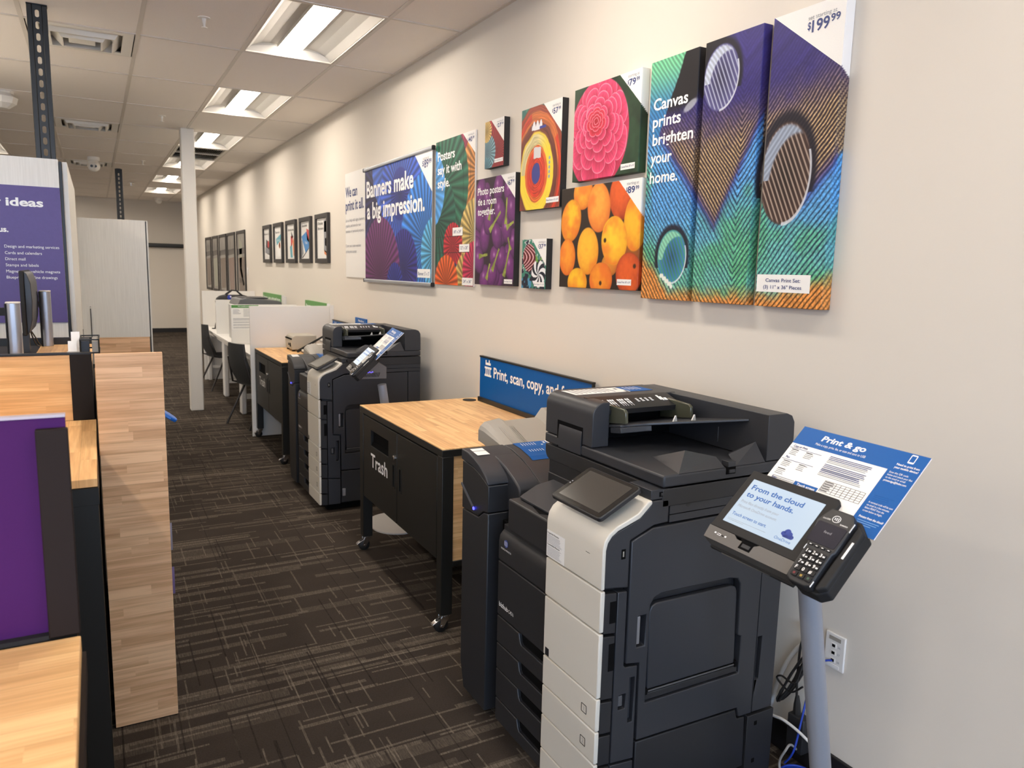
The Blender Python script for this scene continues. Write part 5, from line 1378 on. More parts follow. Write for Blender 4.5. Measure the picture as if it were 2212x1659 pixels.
def rose(U, V):
    im = Img(U, V, (34, 58, 38))
    nz = fb(U * 14, V * 14, 2)
    im.c = im.c * (0.6 + 0.8 * nz)[..., None]
    im.put((np.abs(U - (0.43 + 0.06 * (V - 0.2))) < 0.002) * 0.5, (110, 140, 90))
    q0 = np.hypot((U - 0.19) / 0.232, (V - 0.185) / (0.245))
    cx, cy = 0.175, 0.245
    for R, n_, sq in ((0.30, 7, 1.25), (0.255, 8, 1.2), (0.215, 8, 1.1), (0.180, 9, 1.05), (0.150, 9, 1.0), (0.122, 8, 0.95), (0.097, 8, 0.9), (0.075, 7, 0.85), (0.055, 6, 0.8), (0.036, 5, 0.8), (0.02, 4, 0.8)):
        yc = cy - 0.55 * max(0, R - 0.06) * 0.55
        dx, dy = U - cx - 0.02 * (R > 0.1), (V - yc) / sq
        th = np.arctan2(dy, dx); d = np.hypot(dx, dy)
        k = (th * n_ / (2 * PI) + R * 37) % 1.0
        lobe = R * (0.80 + 0.20 * np.sqrt(np.clip(1 - (2 * k - 1) ** 2, 0, 1)))
        inn = sst(0.0, 0.006, lobe - d)
        f = np.clip((d - R * 0.55) / (lobe - R * 0.55 + 1e-6), 0, 1)
        t1 = np.array((150, 18, 52.)) * (1 - f[..., None]) + np.array((236, 78, 122.)) * f[..., None] if R > 0.09 else np.array((168, 22, 44.)) * (1 - f[..., None]) + np.array((228, 62, 88.)) * f[..., None]
        t1 = t1 * (0.92 + 0.16 * vn(th * 30, d * 20, R))[..., None]
        im.put(inn, t1)
        im.put(np.exp(-((lobe - d - 0.002) / 0.0022) ** 2) * 0.75, (250, 176, 194))
    im.put(sst(0.97, 1.0, q0 * 1.03), np.array((38, 64, 42.)) * (0.55 + 0.8 * nz)[..., None])
    return im.c
def corner(f, u0, k, v0):
    def h(U, V):
        c = f(U, V); m = V > v0 - (U - u0) * k
        c[m & (U > u0 - 0.001)] = (236, 234, 230); return c
    return h
r_ = canvas('square canvas print of a pink camellia bloom', 3.003, 0.484, 2.013, 0.404, corner(rose, 0.337, 0.93, 0.404), 260, 220)
P_ = Print(XF, 3.003, 2.013)
P_.poly([(0.337, 0.404), (0.484, 0.267), (0.484, 0.404)], M_paper).price('79', 0.468, 0.394, 0.348, 0.026)
P_.q(0.367, 0.463, 0.017, 0.041, M_paper).t('Canvas Print: 20" x 16"', 0.371, 0.0255, 0.008, M_navyink, w=0.088).done(r_)
def peach(U, V):
    im = Img(U, V, (44, 32, 24))
    Y, O, D = (252, 200, 44), (246, 150, 40), (196, 84, 20)
    R_ = (226, 96, 40)
    for (cx, cy, rx, ry, c, d, rot, sd) in ((0.56, 0.145, 0.08, 0.07, (150, 84, 34), (70, 36, 18), 0, 1), (0.40, 0.105, 0.06, 0.05, (220, 150, 50), (130, 70, 20), 0, 2), (0.466, 0.39, 0.085, 0.10, R_, (120, 34, 14), 0.2, 3),
            (0.177, 0.425, 0.076, 0.075, (250, 176, 56), D, 0.1, 4), (0.565, 0.275, 0.075, 0.115, (250, 186, 46), (206, 120, 24), 0, 5), (0.085, 0.305, 0.082, 0.098, Y, D, -0.3, 6), (0.304, 0.353, 0.086, 0.108, (250, 168, 66), (206, 92, 34), 0.15, 7),
            (0.063, 0.139, 0.068, 0.085, (248, 158, 44), (204, 84, 22), 0.0, 8), (0.23, 0.165, 0.084, 0.105, (252, 192, 52), (216, 120, 28), 0.1, 9), (0.426, 0.207, 0.092, 0.104, (252, 206, 52), (222, 140, 26), 0.2, 10),
            (0.536, 0.068, 0.088, 0.088, R_, (120, 34, 14), 0.0, 11), (0.153, 0.024, 0.080, 0.066, Y, (214, 130, 24), 0, 12), (0.338, 0.040, 0.086, 0.075, (244, 152, 44), (188, 70, 22), 0, 13)):
        im.ball(cx, cy, rx, ry, c, d, rot=rot, seed=sd)
        q = np.hypot((U - cx) / rx, (V - cy) / ry)
        bl = sst(0.45, 0.75, fb(U * 11, V * 11, sd * 7)) * (q < 0.97) * 0.55
        im.put(bl, (232, 104, 38))
    for a, b in ((0.338, 0.025), (0.575, 0.10), (0.36, 0.21)): im.put(1 - sst(0.006, 0.013, np.hypot(U - a, V - b)), (66, 40, 20))
    return im.c
r_ = canvas('wide canvas print of heaped yellow and orange apricots', 3.086, 0.598, 1.534, 0.454, corner(peach, 0.445, 0.90, 0.454), 260, 200)
P_ = Print(XF, 3.086, 1.534)
P_.poly([(0.445, 0.454), (0.598, 0.316), (0.598, 0.454)], M_paper).price('89', 0.580, 0.500, 0.399, 0.026)
P_.q(0.459, 0.558, 0.020, 0.045, M_paper).t('Canvas Print: 18" x 24"', 0.463, 0.029, 0.008, M_navyink, w=0.090).done(r_)

# ---- thick black edged photo posters
M_foam = plain('black_foam_edge', (30, 29, 30), 0.6)
def board(label, yl, w, z0, h, func, nx, nz, xf=W - 0.036, edge=None, name='photo_poster', cat='photo poster', **k):
    t = thing(name, label, cat, ((xf + W) / 2, yl - w / 2, z0), k.get('group'))
    painted('printed_face', t, yl, w, z0, h, xf, 0.0, func, nx, nz, wrap=False)
    MB().box(xf + 0.0005, W - 0.0015, yl - w, yl, z0, z0 + h, edge or M_foam).build('backing_board', t, label=None if edge else 'thick black edge')
    return t
XB = W - 0.036
def swirl(U, V):
    im = Img(U, V, (46, 110, 104))
    nz = fb(U * 16, V * 16, 4)
    cx, cy = 0.155, 0.175
    dx, dy = U - cx, (V - cy) * 0.80
    th = np.arctan2(dy, dx)
    d = np.hypot(dx, dy) + 0.022 * (fb(U * 11, V * 11, 1) - 0.5)
    brush = 0.78 + 0.4 * vn(d * 420, (np.abs(th) + 0.3 * th * 0) * 3, 7)
    im.put((V < 0.10) * 1.0, np.array((70, 140, 66.)) * (0.8 + 0.4 * nz)[..., None])
    im.put(sst(0.55, 0.75, nz + 0.4 * U), (80, 140, 120))
    im.put(1 - sst(0.262, 0.272, d), np.array((150, 60, 38.)) * brush[..., None])
    im.put((1 - sst(0.236, 0.244, d)) * sst(0.0, 0.1, V - 0.15), np.array((206, 110, 52.)) * brush[..., None])
    im.put((np.abs(d - 0.225) < 0.012) * (np.abs(th - 1.2) > 0.6) * 0.9, np.array((210, 62, 36.)) * brush[..., None])
    im.put(1 - sst(0.195, 0.203, d), np.array((116, 58, 44.)) * brush[..., None])
    im.put(1 - sst(0.158, 0.168, d), np.array((232, 204, 60.)) * (0.85 + 0.2 * brush)[..., None])
    im.put((1 - sst(0.150, 0.160, d)) * sst(0.6, 1.6, th) * 0.8, np.array((204, 196, 168.)) * brush[..., None])
    im.put(1 - sst(0.106, 0.112, d), np.array((224, 108, 48.)) * brush[..., None])
    im.put(1 - sst(0.086, 0.092, d), np.array((208, 62, 38.)) * brush[..., None])
    im.put(1 - sst(0.036, 0.040, d), (60, 66, 140))
    im.put((np.abs(U - 0.165) < 0.035) * (np.abs(V - 0.275) < 0.022 + 0.02 * (nz - 0.5)), (214, 212, 214))
    cr = (np.abs(U - 0.155) < 0.05) * (V > 0.385 + 0.02 * np.abs(U - 0.155)) * (V < 0.402 + 0.028 * np.abs(np.sin((U - 0.11) * 95)))
    im.put(cr, (232, 232, 236)); im.put((np.abs(U - 0.21) < 0.03) * (np.abs(V - 0.392) < 0.006), (50, 60, 150))
    for j in range(5): im.put(1 - sst(0.007, 0.010, np.hypot(U - 0.283, V - (0.15 + 0.022 * j))), (150, 166, 180))
    return im.c
t = board('tall photo poster with a painted bullseye of orange, yellow and blue rings', 3.500, 0.386, 1.912, 0.500, swirl, 190, 250)
P_ = Print(XB, 3.500, 1.912)
P_.poly([(0.215, 0.500), (0.386, 0.345), (0.386, 0.500)], M_paper).price('57', 0.372, 0.300, 0.437, 0.026)
P_.q(0.262, 0.378, 0.024, 0.050, M_paper).t('Photo Poster: 16" x 20"', 0.266, 0.033, 0.008, M_navyink, w=0.108).done(t)
def fans27(U, V):
    im = Img(U, V, (150, 32, 44))
    im.fan(0.06, 0.25, 0.09, (226, 188, 96), 22); im.fan(0.15, 0.085, 0.20, (176, 36, 48), 34, 0.35); im.fan(0.03, 0.085, 0.10, (126, 166, 180), 26)
    im.fan(0.02, -0.01, 0.07, (96, 146, 162), 20); im.fan(0.02, 0.20, 0.06, (228, 190, 110), 20)
    return im.c
t = board('smallest photo poster at the top, red paper fans', 3.918, 0.226, 2.167, 0.252, fans27, 120, 140)
P_ = Print(XB, 3.918, 2.167)
P_.poly([(0.075, 0.252), (0.226, 0.125), (0.226, 0.252)], M_paper).price('27', 0.216, 0.146, 0.205, 0.020)
P_.q(0.118, 0.220, 0.022, 0.042, M_paper).t('Photo Poster: 8" x 10"', 0.122, 0.029, 0.0065, M_navyink, w=0.094).done(t)
def egg(U, V):
    im = Img(U, V, (46, 26, 44))
    rn = random.Random(21)
    pts = [(0.02 + 0.47 * rn.random(), 0.62 * rn.random()) for _ in range(14)]
    pts += [(0.06, 0.52), (0.15, 0.47), (0.28, 0.53), (0.40, 0.50), (0.05, 0.38), (0.30, 0.40), (0.44, 0.40), (0.12, 0.27), (0.27, 0.27), (0.38, 0.30), (0.05, 0.14), (0.33, 0.14), (0.22, 0.06), (0.43, 0.10), (0.17, 0.36)]
    for i, (a, b) in enumerate(pts): im.ball(a, b, 0.052 + 0.016 * rn.random(), 0.072 + 0.02 * rn.random(), (118, 52, 122), (44, 14, 52), hot=(208, 158, 206), rot=rn.uniform(-0.6, 0.6), seed=i)
    for (a, b, c, d) in ((0.19, 0.12, 0.15, 0.03), (0.31, 0.40, 0.18, 0.30), (0.38, 0.47, 0.37, 0.33), (0.46, 0.34, 0.38, 0.31), (0.16, 0.17, 0.05, 0.16), (0.30, 0.20, 0.22, 0.08), (0.42, 0.20, 0.36, 0.05), (0.40, 0.26, 0.43, 0.19), (0.20, 0.45, 0.17, 0.36)):
        L = math.hypot(c - a, d - b)
        s = ((U - a) * (c - a) + (V - b) * (d - b)) / L ** 2
        e = np.abs((U - a) * (d - b) - (V - b) * (c - a)) / L
        wv = 0.006 + 0.022 * np.clip(s - 0.55, 0, 1) + 0.004 * (fb(U * 60, V * 60, 2) - 0.5)
        im.put((s > 0) * (s < 1) * (1 - sst(wv, wv + 0.003, e)), np.array((150, 160, 70.)) * (0.7 + 0.5 * fb(U * 40, V * 40, 9))[..., None])
    return im.c
t = board('tall photo poster of purple eggplants, lettered Photo posters tie a room together', 4.022, 0.470, 1.522, 0.594, egg, 200, 250)
P_ = Print(XB, 4.022, 1.522)
P_.poly([(0.306, 0.594), (0.470, 0.462), (0.470, 0.594)], M_paper).price('67', 0.456, 0.386, 0.533, 0.026)
for s, v, a, b in (('Photo posters', 0.505, 0.025, 0.345), ('tie a room', 0.448, 0.028, 0.258), ('together.', 0.392, 0.030, 0.243)): P_.t(s, a, v, 0.040, M_ink, w=b - a, bold=0.018)
P_.q(0.365, 0.460, 0.012, 0.036, M_paper).t('Photo Poster: 18" x 24"', 0.369, 0.0205, 0.008, M_navyink, w=0.087).done(t)
def marble(U, V):
    im = Img(U, V, (60, 130, 110))
    q = fb(U * 22, V * 22, 5)
    w = np.sin(60 * U + 16 * q + 20 * V)
    im.put(sst(-0.2, 0.5, w), (230, 232, 230)); im.put(sst(0.55, 0.8, w), (28, 40, 60)); im.put((V < 0.09) * sst(-0.3, 0.3, w), (26, 30, 50)); im.put((V < 0.05) * (U < 0.1) * (w < -0.2), (70, 140, 180))
    d = np.hypot((U - 0.075) / 0.065, (V - 0.155) / 0.072)
    st = np.sin(190 * U + 14 * np.sin(30 * V))
    im.put(1 - sst(0.93, 1.0, d), np.array((166, 44, 54.)) * (0.75 + 0.3 * st)[..., None]); im.put((d < 0.95) * (st > 0.72), (232, 200, 204))
    th = np.arctan2(V - 0.07, U - 0.17); d2 = np.hypot(U - 0.17, V - 0.075)
    im.put(1 - sst(0.066, 0.072, d2), np.where((np.sin(7 * th + 90 * d2) > 0)[..., None], np.array((234, 234, 238.)), np.array((24, 26, 44.))))
    im.put((V > 0.12 + 0.4 * np.abs(U - 0.19)) * (U > 0.14) * (q > 0.42), (106, 160, 60))
    return im.c
t = board('smallest photo poster at the bottom, red and black glass marbles', 3.462, 0.242, 1.517, 0.248, marble, 130, 130)
P_ = Print(XB, 3.462, 1.517)
P_.poly([(0.100, 0.248), (0.242, 0.115), (0.242, 0.248)], M_paper).price('37', 0.234, 0.166, 0.200, 0.022)
P_.q(0.130, 0.232, 0.012, 0.034, M_paper).t('Photo Poster: 11" x 14"', 0.134, 0.0195, 0.007, M_navyink, w=0.094).done(t)

# ---- poster of paper fans
def fanposter(U, V):
    im = Img(U, V, (58, 60, 62))
    im.put((np.sin(V * 260) > 0.2) * 1.0, (78, 80, 84))
    im.fan(0.47, 0.80, 0.24, (198, 72, 108), 24); im.fan(0.66, 0.66, 0.26, (224, 152, 84), 30)
    im.fan(0.10, 0.62, 0.40, (46, 112, 88), 30); im.fan(0.02, 0.42, 0.30, (36, 96, 80), 26)
    im.put((U > 0.36) * (U < 0.56) * (V > 0.20) * (V < 0.70) * (np.hypot(U - 0.66, V - 0.56) > 0.24) * (np.hypot(U - 0.1, V - 0.62) > 0.37), np.array((62, 64, 66.)) * (0.8 + 0.4 * np.abs(np.sin((U + V) * 60)))[..., None])
    im.fan(-0.12, 0.62, 0.27, (84, 158, 226), 26, 0.25); im.fan(0.60, 0.30, 0.22, (214, 186, 112), 26)
    im.fan(0.28, 0.245, 0.145, (196, 44, 58), 24); im.fan(0.30, 0.05, 0.09, (36, 62, 126), 18); im.fan(0.50, 0.02, 0.19, (206, 172, 96), 24)
    im.fan(0.60, 0.10, 0.17, (206, 52, 90), 26); im.fan(0.18, 0.005, 0.185, (230, 98, 44), 22)
    return im.c
t = board('tall poster of colourful paper fans, lettered Posters say it with style', 4.676, 0.584, 1.506, 0.906, fanposter, 220, 330, xf=W - 0.012, edge=M_white, name='size_poster', cat='poster')
P_ = Print(W - 0.012, 4.676, 1.506)
P_.poly([(0.412, 0.906), (0.584, 0.775), (0.584, 0.906)], M_paper).price('40', 0.568, 0.486, 0.846, 0.028)
for s, v, a, b in (('Posters', 0.785, 0.034, 0.298), ('say it with', 0.700, 0.034, 0.398), ('style.', 0.616, 0.036, 0.227)): P_.t(s, a, v, 0.055, M_ink, w=b - a, bold=0.02)
for u, v in ((0.428, 0.303), (0.526, 0.203)): P_.bar(0.0, u, v - 0.0015, v + 0.0015, M_blackink).bar(u - 0.0015, u + 0.0015, v, 0.86 - (u - 0.428) * 0.6, M_blackink)
for a, b, c, d, s in ((0.277, 0.426, 0.306, 0.356, '18" x 24"'), (0.379, 0.524, 0.206, 0.252, '22" x 28"'), (0.426, 0.580, 0.004, 0.050, '24" x 36"')):
    P_.q(a, b, c, d, M_paper).t(s, a + 0.02, c + 0.015, 0.019, M_navyink, w=b - a - 0.04)
P_.done(t)
# ---- banner on two aluminium rails
def fanbanner(U, V):
    im = Img(U, V, (30, 34, 92))
    im.fan(0.37, 0.66, 0.55, (40, 40, 100), 36); im.fan(0.60, 0.90, 0.42, (60, 104, 206), 30, 0.3); im.fan(1.25, 0.52, 0.42, (48, 110, 212), 34, 0.3)
    im.fan(1.11, 0.84, 0.34, (74, 172, 206), 30); im.fan(0.81, 0.63, 0.42, (58, 96, 204), 40); im.fan(0.81, 0.63, 0.19, (42, 58, 150), 40)
    im.fan(1.31, 0.27, 0.48, (58, 134, 226), 40); im.fan(1.46, 0.20, 0.24, (92, 176, 222), 28); im.fan(0.88, 0.10, 0.28, (50, 48, 140), 34)
    im.fan(0.36, 0.03, 0.46, (112, 50, 112), 44); im.fan(0.70, -0.04, 0.18, (42, 52, 150), 26)
    return im.c
t = thing('hanging_banner', 'wide blue paper fan banner on aluminium rails, lettered Banners make a big impression', 'banner', (W - 0.02, 5.41, 1.5))
XB2 = W - 0.024
painted('banner_sheet', t, 6.120, 1.412, 1.508, 0.868, XB2, 0.0, fanbanner, 380, 240, wrap=False)
MB().box(XB2 + 0.001, XB2 + 0.003, 4.708, 6.12, 1.508, 2.376, M_paper).build('backing', t)
for z, nm in ((2.385, 'rail'), (1.500, 'rail')):
    MB().prism(rrect(W - 0.034, W - 0.012, z - 0.013, z + 0.013, 0.006), 'y', 4.695, 6.135, M_alu).build('rail', t, label='aluminium rail')
    for y in (4.687, 6.135): MB().prism(rrect(W - 0.036, W - 0.010, z - 0.015, z + 0.015, 0.007), 'y', y, y + 0.008, M_rubber).build('rail_cap', t)
P_ = Print(XB2, 6.12, 1.508)
P_.poly([(1.100, 0.868), (1.412, 0.600), (1.412, 0.868)], M_paper)
P_.t('starting at', 1.25, 0.815, 0.022, M_greyink, w=0.108).t('$', 1.240, 0.778, 0.034, M_navyink, w=0.03, bold=0.01).t('89', 1.275, 0.764, 0.052, M_navyink, w=0.072, bold=0.02).t('99', 1.352, 0.785, 0.030, M_navyink, w=0.048, bold=0.02)
P_.t('Banners make', 0.040, 0.655, 0.125, M_ink, w=1.04, bold=0.025).t('a big impression.', 0.052, 0.487, 0.125, M_ink, w=1.235, bold=0.025)
P_.q(1.161, 1.393, 0.036, 0.095, M_paper).t("Banner: 5' x 3'", 1.178, 0.052, 0.024, M_navyink, w=0.196)
P_.done(t)
# ---- white sheet left of the banner
t = thing('message_board', 'white message board behind the banner, lettered We can print it all', 'sign', (W - 0.004, 6.47, 1.515))
MB().box(W - 0.008, W - 0.0015, 6.10, 6.735, 1.517, 2.415, M_white).build('board_panel', t)
P_ = Print(W - 0.008, 6.735, 1.517)
P_.t('We can', 0.012, 0.695, 0.085, M_navyink, w=0.34, bold=0.02).t('print it all.', 0.012, 0.580, 0.085, M_navyink, w=0.52, bold=0.02)
for s, v, w in (('Let us help with signs, banners,', 0.482, 0.54), ('graphics, and more for your', 0.435, 0.44), ('business or personal projects.', 0.388, 0.52), ('Come see a team member', 0.262, 0.44), ('at the print counter.', 0.212, 0.32)): P_.t(s, 0.012, v, 0.026, M_greyink, w=w)
P_.done(t)

# ---- black frames
M_frame = plain('black_frame_wood', (46, 42, 40), 0.5)
def picture(label, ya, yb, z0, z1, bw, dp, group, fn, dark=False):
    t = thing('framed_poster', label, 'framed poster', (W - dp / 2, (ya + yb) / 2, z0), group)
    out = [(yb, z0), (ya, z0), (ya, z1), (yb, z1)]
    inn = [(yb + bw, z0 + bw), (ya - bw, z0 + bw), (ya - bw, z1 - bw), (yb + bw, z1 - bw)]
    MB().prism(out, 'x', W - dp, W - 0.0005, M_frame, holes=[inn]).build('frame', t, bevel=0.003)
    MB().box(W - dp * 0.45, W - 0.004, yb + bw, ya - bw, z0 + bw, z1 - bw, M_white if not dark else plain('grey_poster', (150, 146, 140), 0.2, speck=0.3, scale=6)).build('poster_sheet', t)
    P_ = Print(W - dp * 0.45, ya, z0)
    P_.split = False
    fn(P_, ya - yb, z1 - z0)
    if P_.mb.f: P_.done(t, 'poster_print')
    M_pane = bpy.data.materials.get('picture_glass')
    if M_pane is None:
        q = NT('picture_glass')
        q.set(col=(1, 1, 1), rough=0.02, trans=1.0, ior=1.08)
        M_pane = q.m
    return t
cR, cT, cB, cO, cK, cG = [plain('art_' + a, b, 0.5) for a, b in (('red', (206, 66, 66)), ('teal', (96, 166, 182)), ('blue', (70, 140, 206)), ('orange', (226, 140, 90)), ('ink', (40, 42, 48)), ('grey', (140, 142, 148)))]
def f0(P, w, h):
    P.t('Business Cards', 0.07, 0.355, 0.026, M_blackink, w=0.34)
    P.poly([(0.17, 0.30), (0.42, 0.24), (0.42, 0.15), (0.15, 0.20)], cK).poly([(0.12, 0.20), (0.42, 0.15), (0.42, 0.09), (0.10, 0.13)], cG)
    P.mb.lathe([(0.045, -0.001), (0.045, -0.0012)], (P.x, P.yl - 0.31, P.z0 + 0.235), cR, 20, 'x')
    P.poly([(0.26, 0.07), (0.42, 0.07), (0.42, 0.12), (0.26, 0.11)], M_paper)
def f1(P, w, h):
    P.t('Banners', 0.08, 0.355, 0.028, M_blackink, w=0.24)
    P.poly([(0.12, 0.29), (0.42, 0.35), (0.42, 0.28), (0.15, 0.21)], cT).poly([(0.15, 0.21), (0.42, 0.28), (0.42, 0.08), (0.18, 0.07)], M_paper).t('2019', 0.18, 0.26, 0.02, M_ink, w=0.14)
    P.mb.lathe([(0.040, -0.001), (0.040, -0.0012), (0.030, -0.0012), (0.030, -0.001)], (P.x, P.yl - 0.31, P.z0 + 0.21), cO, 20, 'x')
def f2(P, w, h):
    P.t('Brochures', 0.09, 0.36, 0.028, M_blackink, w=0.27)
    P.poly([(0.24, 0.36), (0.34, 0.29), (0.26, 0.27)], cK).poly([(0.22, 0.30), (0.34, 0.30), (0.28, 0.20), (0.22, 0.18)], cR).poly([(0.17, 0.18), (0.27, 0.21), (0.30, 0.06), (0.20, 0.06)], cT).poly([(0.30, 0.24), (0.42, 0.30), (0.42, 0.08), (0.34, 0.08)], cO)
def f3(P, w, h):
    P.t('Booklets', 0.09, 0.38, 0.028, M_blackink, w=0.22)
    P.poly([(0.28, 0.36), (0.43, 0.33), (0.43, 0.20), (0.30, 0.24)], cR).poly([(0.06, 0.28), (0.28, 0.33), (0.43, 0.19), (0.24, 0.10)], cB).poly([(0.06, 0.24), (0.10, 0.24), (0.14, 0.10), (0.06, 0.06)], cG).poly([(0.06, 0.055), (0.20, 0.10), (0.24, 0.11), (0.43, 0.18), (0.43, 0.17), (0.10, 0.05)], cK).t('Vista', 0.20, 0.20, 0.03, M_ink, w=0.12)
def f4(P, w, h):
    P.t('Display', 0.08, 0.375, 0.028, M_blackink, w=0.19).t('Banners', 0.08, 0.325, 0.028, M_blackink, w=0.21)
    P.poly([(0.30, 0.41), (0.44, 0.43), (0.44, 0.08), (0.30, 0.12)], cG).poly([(0.31, 0.40), (0.43, 0.41), (0.43, 0.30), (0.31, 0.30)], cT).poly([(0.34, 0.24), (0.42, 0.24), (0.42, 0.16), (0.34, 0.17)], cK).poly([(0.30, 0.13), (0.44, 0.10), (0.44, 0.06), (0.31, 0.09)], cO)
gl = 'five small black frames'
for (ya, yb), fn, lb in zip(((10.476, 9.995), (9.800, 9.300), (9.104, 8.615), (8.428, 7.940), (7.750, 7.265)), (f0, f1, f2, f3, f4),
                            ('small black framed poster headed Business Cards', 'small black framed poster with a teal banner picture', 'small black framed poster headed Brochures', 'small black framed poster headed Booklets, blue booklet picture', 'small black framed poster headed Display Banners')):
    picture(lb, ya, yb, 1.638, 2.117, 0.045, 0.03, gl, fn)
def dk(k):
    def f(P, w, h):
        a = [plain('dim_' + n_, c_, 0.25) for n_, c_ in (('brown', (112, 96, 86)), ('sage', (160, 162, 146)), ('slate', (84, 82, 82)), ('rose', (134, 110, 102)))]
        P.poly([(0.05, 0.74), (w - 0.05, 0.76), (w - 0.05, 0.67), (0.05, 0.65)], a[2])
        P.poly([(0.10, 0.60), (w - 0.1, 0.62), (w - 0.16, 0.10), (0.2, 0.08)], a[k % 2 if k != 3 else 3])
        if k == 4:
            P.poly([(0.2, 0.95), (0.5, 0.8), (0.4, 0.45), (0.62, 0.2), (0.5, 0.18), (0.25, 0.42)], a[1])
            P.t('PRINT IT', 0.14, 0.22, 0.08, a[2], w=0.42)
    return f
gl = 'five tall black frames'
OR = ('farthest of the five tall framed grey posters', 'second farthest of the five tall framed grey posters', 'middle one of the five tall framed grey posters, with a pale green centre', 'second nearest of the five tall framed grey posters, brownish picture', 'nearest of the five tall framed grey posters, with a pale curved figure')
for k, (ya, yb) in enumerate(((16.51, 15.73), (15.55, 14.79), (14.62, 13.80), (13.66, 12.87), (12.69, 11.92))):
    picture(OR[k], ya, yb, 1.105, 2.122, 0.045, 0.02, gl, dk(k), dark=True)
# ================================================================ service counters on the left
M_woodx = wood('butcher_block_across', 'x', 'y', 0.040, 0.40, seed=2.0)
M_woodyy = wood('butcher_block_along', 'y', 'x', 0.045, 0.45, seed=3.0)
M_woodpan = wood('butcher_block_upright', 'x', 'z', 0.030, 0.40, seed=4.0)
M_woodend = wood('wood_end_panel', 'x', 'z', 0.036, 0.30, tones=((246, 204, 160), (224, 178, 134), (190, 142, 102)), seed=5.0)
M_lam = plain('pale_wood_laminate', (214, 211, 204), 0.5, speck=0.03, scale=30)
n = NT('pale_wood_grain')
x_, y_, z_ = n.xyz()
gg = n.noise(n.vec(n.math('MULTIPLY', x_, 130.0), n.math('MULTIPLY', y_, 130.0), n.math('MULTIPLY', z_, 4.0)), 1.0, 3.0, 0.6)
n.set(col=n.mix(gg, rgb(214, 212, 204), rgb(243, 241, 234)), rough=0.5)
M_lam = n.m
M_post = plain('dark_grey_post', (38, 29, 26), 0.65, spec=0.2)
M_deep = plain('deep_purple_panel', (72, 24, 90), 0.65, spec=0.2, speck=0.05, scale=300)

t = thing('service_counter', 'nearest wood-topped service counter, blurred at the lower left', 'counter', (-0.7, 1.0, 0))
MB().box(-1.5, -0.050, 0.30, 1.335, 0.972, 1.0, M_woodx).build('worktop', t, bevel=0.002, label='butcher block worktop')
MB().box(-1.5, -0.044, 0.30, 1.335, 0.93, 0.971, M_post).build('apron', t)
MB().box(-1.49, -0.060, 0.95, 1.32, 0.02, 0.93, M_black).build('cabinet', t)
t = thing('privacy_screen', 'purple privacy screen with a dark grey end post on the nearest counter', 'screen', (-0.5, 1.34, 1.0))
MB().box(-1.45, -0.0535, 1.352, 1.366, 1.004, 1.358, M_deep).build('panel', t, label='deep purple panel')
MB().box(-0.094, -0.050, 1.337, 1.351, 1.002, 1.342, M_post).build('end_post', t, bevel=0.002)
MB().box(-1.45, -0.094, 1.337, 1.37, 1.0005, 1.008, M_blackm).build('foot_rail', t)
MB().box(-1.45, -0.0530, 1.350, 1.368, 1.358, 1.362, plain('clear_edge', (190, 180, 190), 0.3)).build('top_edge', t)

t = thing('service_counter', 'second wood-topped service counter, seen in a strip beyond the purple screen', 'counter', (-0.7, 2.8, 0))
MB().box(-1.5, -0.024, 2.345, 3.255, 0.975, 1.0, M_woodyy).build('worktop', t, bevel=0.002, label='butcher block worktop')
MB().box(-1.5, -0.022, 2.34, 3.25, 0.925, 0.974, M_black).build('apron', t)
for (a, b) in ((-0.092, 2.342), (-0.092, 3.17)): MB().box(a, a + 0.068, b, b + 0.068, 0.0, 0.925, M_black).build('leg', t, bevel=0.002)
MB().box(-1.48, -0.10, 2.42, 3.24, 0.02, 0.925, M_black).build('cabinet', t)
t = thing('counter_backsplash', 'upright butcher block panel with a wide black end post behind the second counter', 'panel', (-0.6, 3.26, 1.0))
MB().box(-1.5, -0.1015, 3.258, 3.285, 1.0005, 1.250, M_woodpan).build('panel', t, label='butcher block panel')
MB().box(-0.101, -0.029, 3.253, 3.29, 1.0005, 1.252, plain('charcoal_post', (34, 30, 29), 0.65, spec=0.2)).build('end_post', t, bevel=0.002)
MB().box(-1.5, -0.028, 3.253, 3.29, 1.252, 1.258, M_black).build('cap', t)

t = thing('service_counter', 'third service counter with a dark rim, carrying the silver monitor posts', 'counter', (-0.6, 3.9, 0))
MB().box(-1.5, -0.028, 3.30, 4.36, 0.02, 1.165, M_black).build('cabinet', t)
MB().box(-0.249, -0.030, 3.305, 4.32, 1.166, 1.190, M_woodyy).build('worktop', t, bevel=0.001, label='butcher block worktop')
MB().box(-1.5, -0.251, 3.305, 4.32, 1.166, 1.188, M_blackm).build('dark_inlay', t)
MB().box(-1.5, -0.028, 4.33, 4.36, 1.166, 1.222, M_black).build('back_rim', t)
def mpost(x, y, z0, z1, label):
    t = thing('monitor_post', label, 'monitor post', (x, y, z0), 'silver monitor posts')
    MB().prism(rrect(x - 0.023, x + 0.023, y - 0.035, y + 0.035, 0.018, 5), 'z', z0, z1, M_alu).build('post', t, bevel=0.001, label='silver post')
    MB().box(x - 0.026, x - 0.022, y - 0.03, y + 0.03, z0, z1 - 0.002, M_blackm).build('channel', t)
    MB().prism(rrect(x - 0.024, x + 0.024, y - 0.036, y + 0.036, 0.018, 5), 'z', z1, z1 + 0.004, M_whitep).build('cap', t)
    return t
p1 = mpost(-0.287, 3.50, 1.1885, 1.433, 'nearer and thicker looking silver monitor post at the far left')
MB().box(-0.50, -0.312, 3.485, 3.515, 1.385, 1.415, M_blackm).build('arm', p1)
p2 = mpost(-0.218, 4.40 - 0.13, 1.1905, 1.452, 'silver monitor post right of the edge-on monitor, before the purple sign')
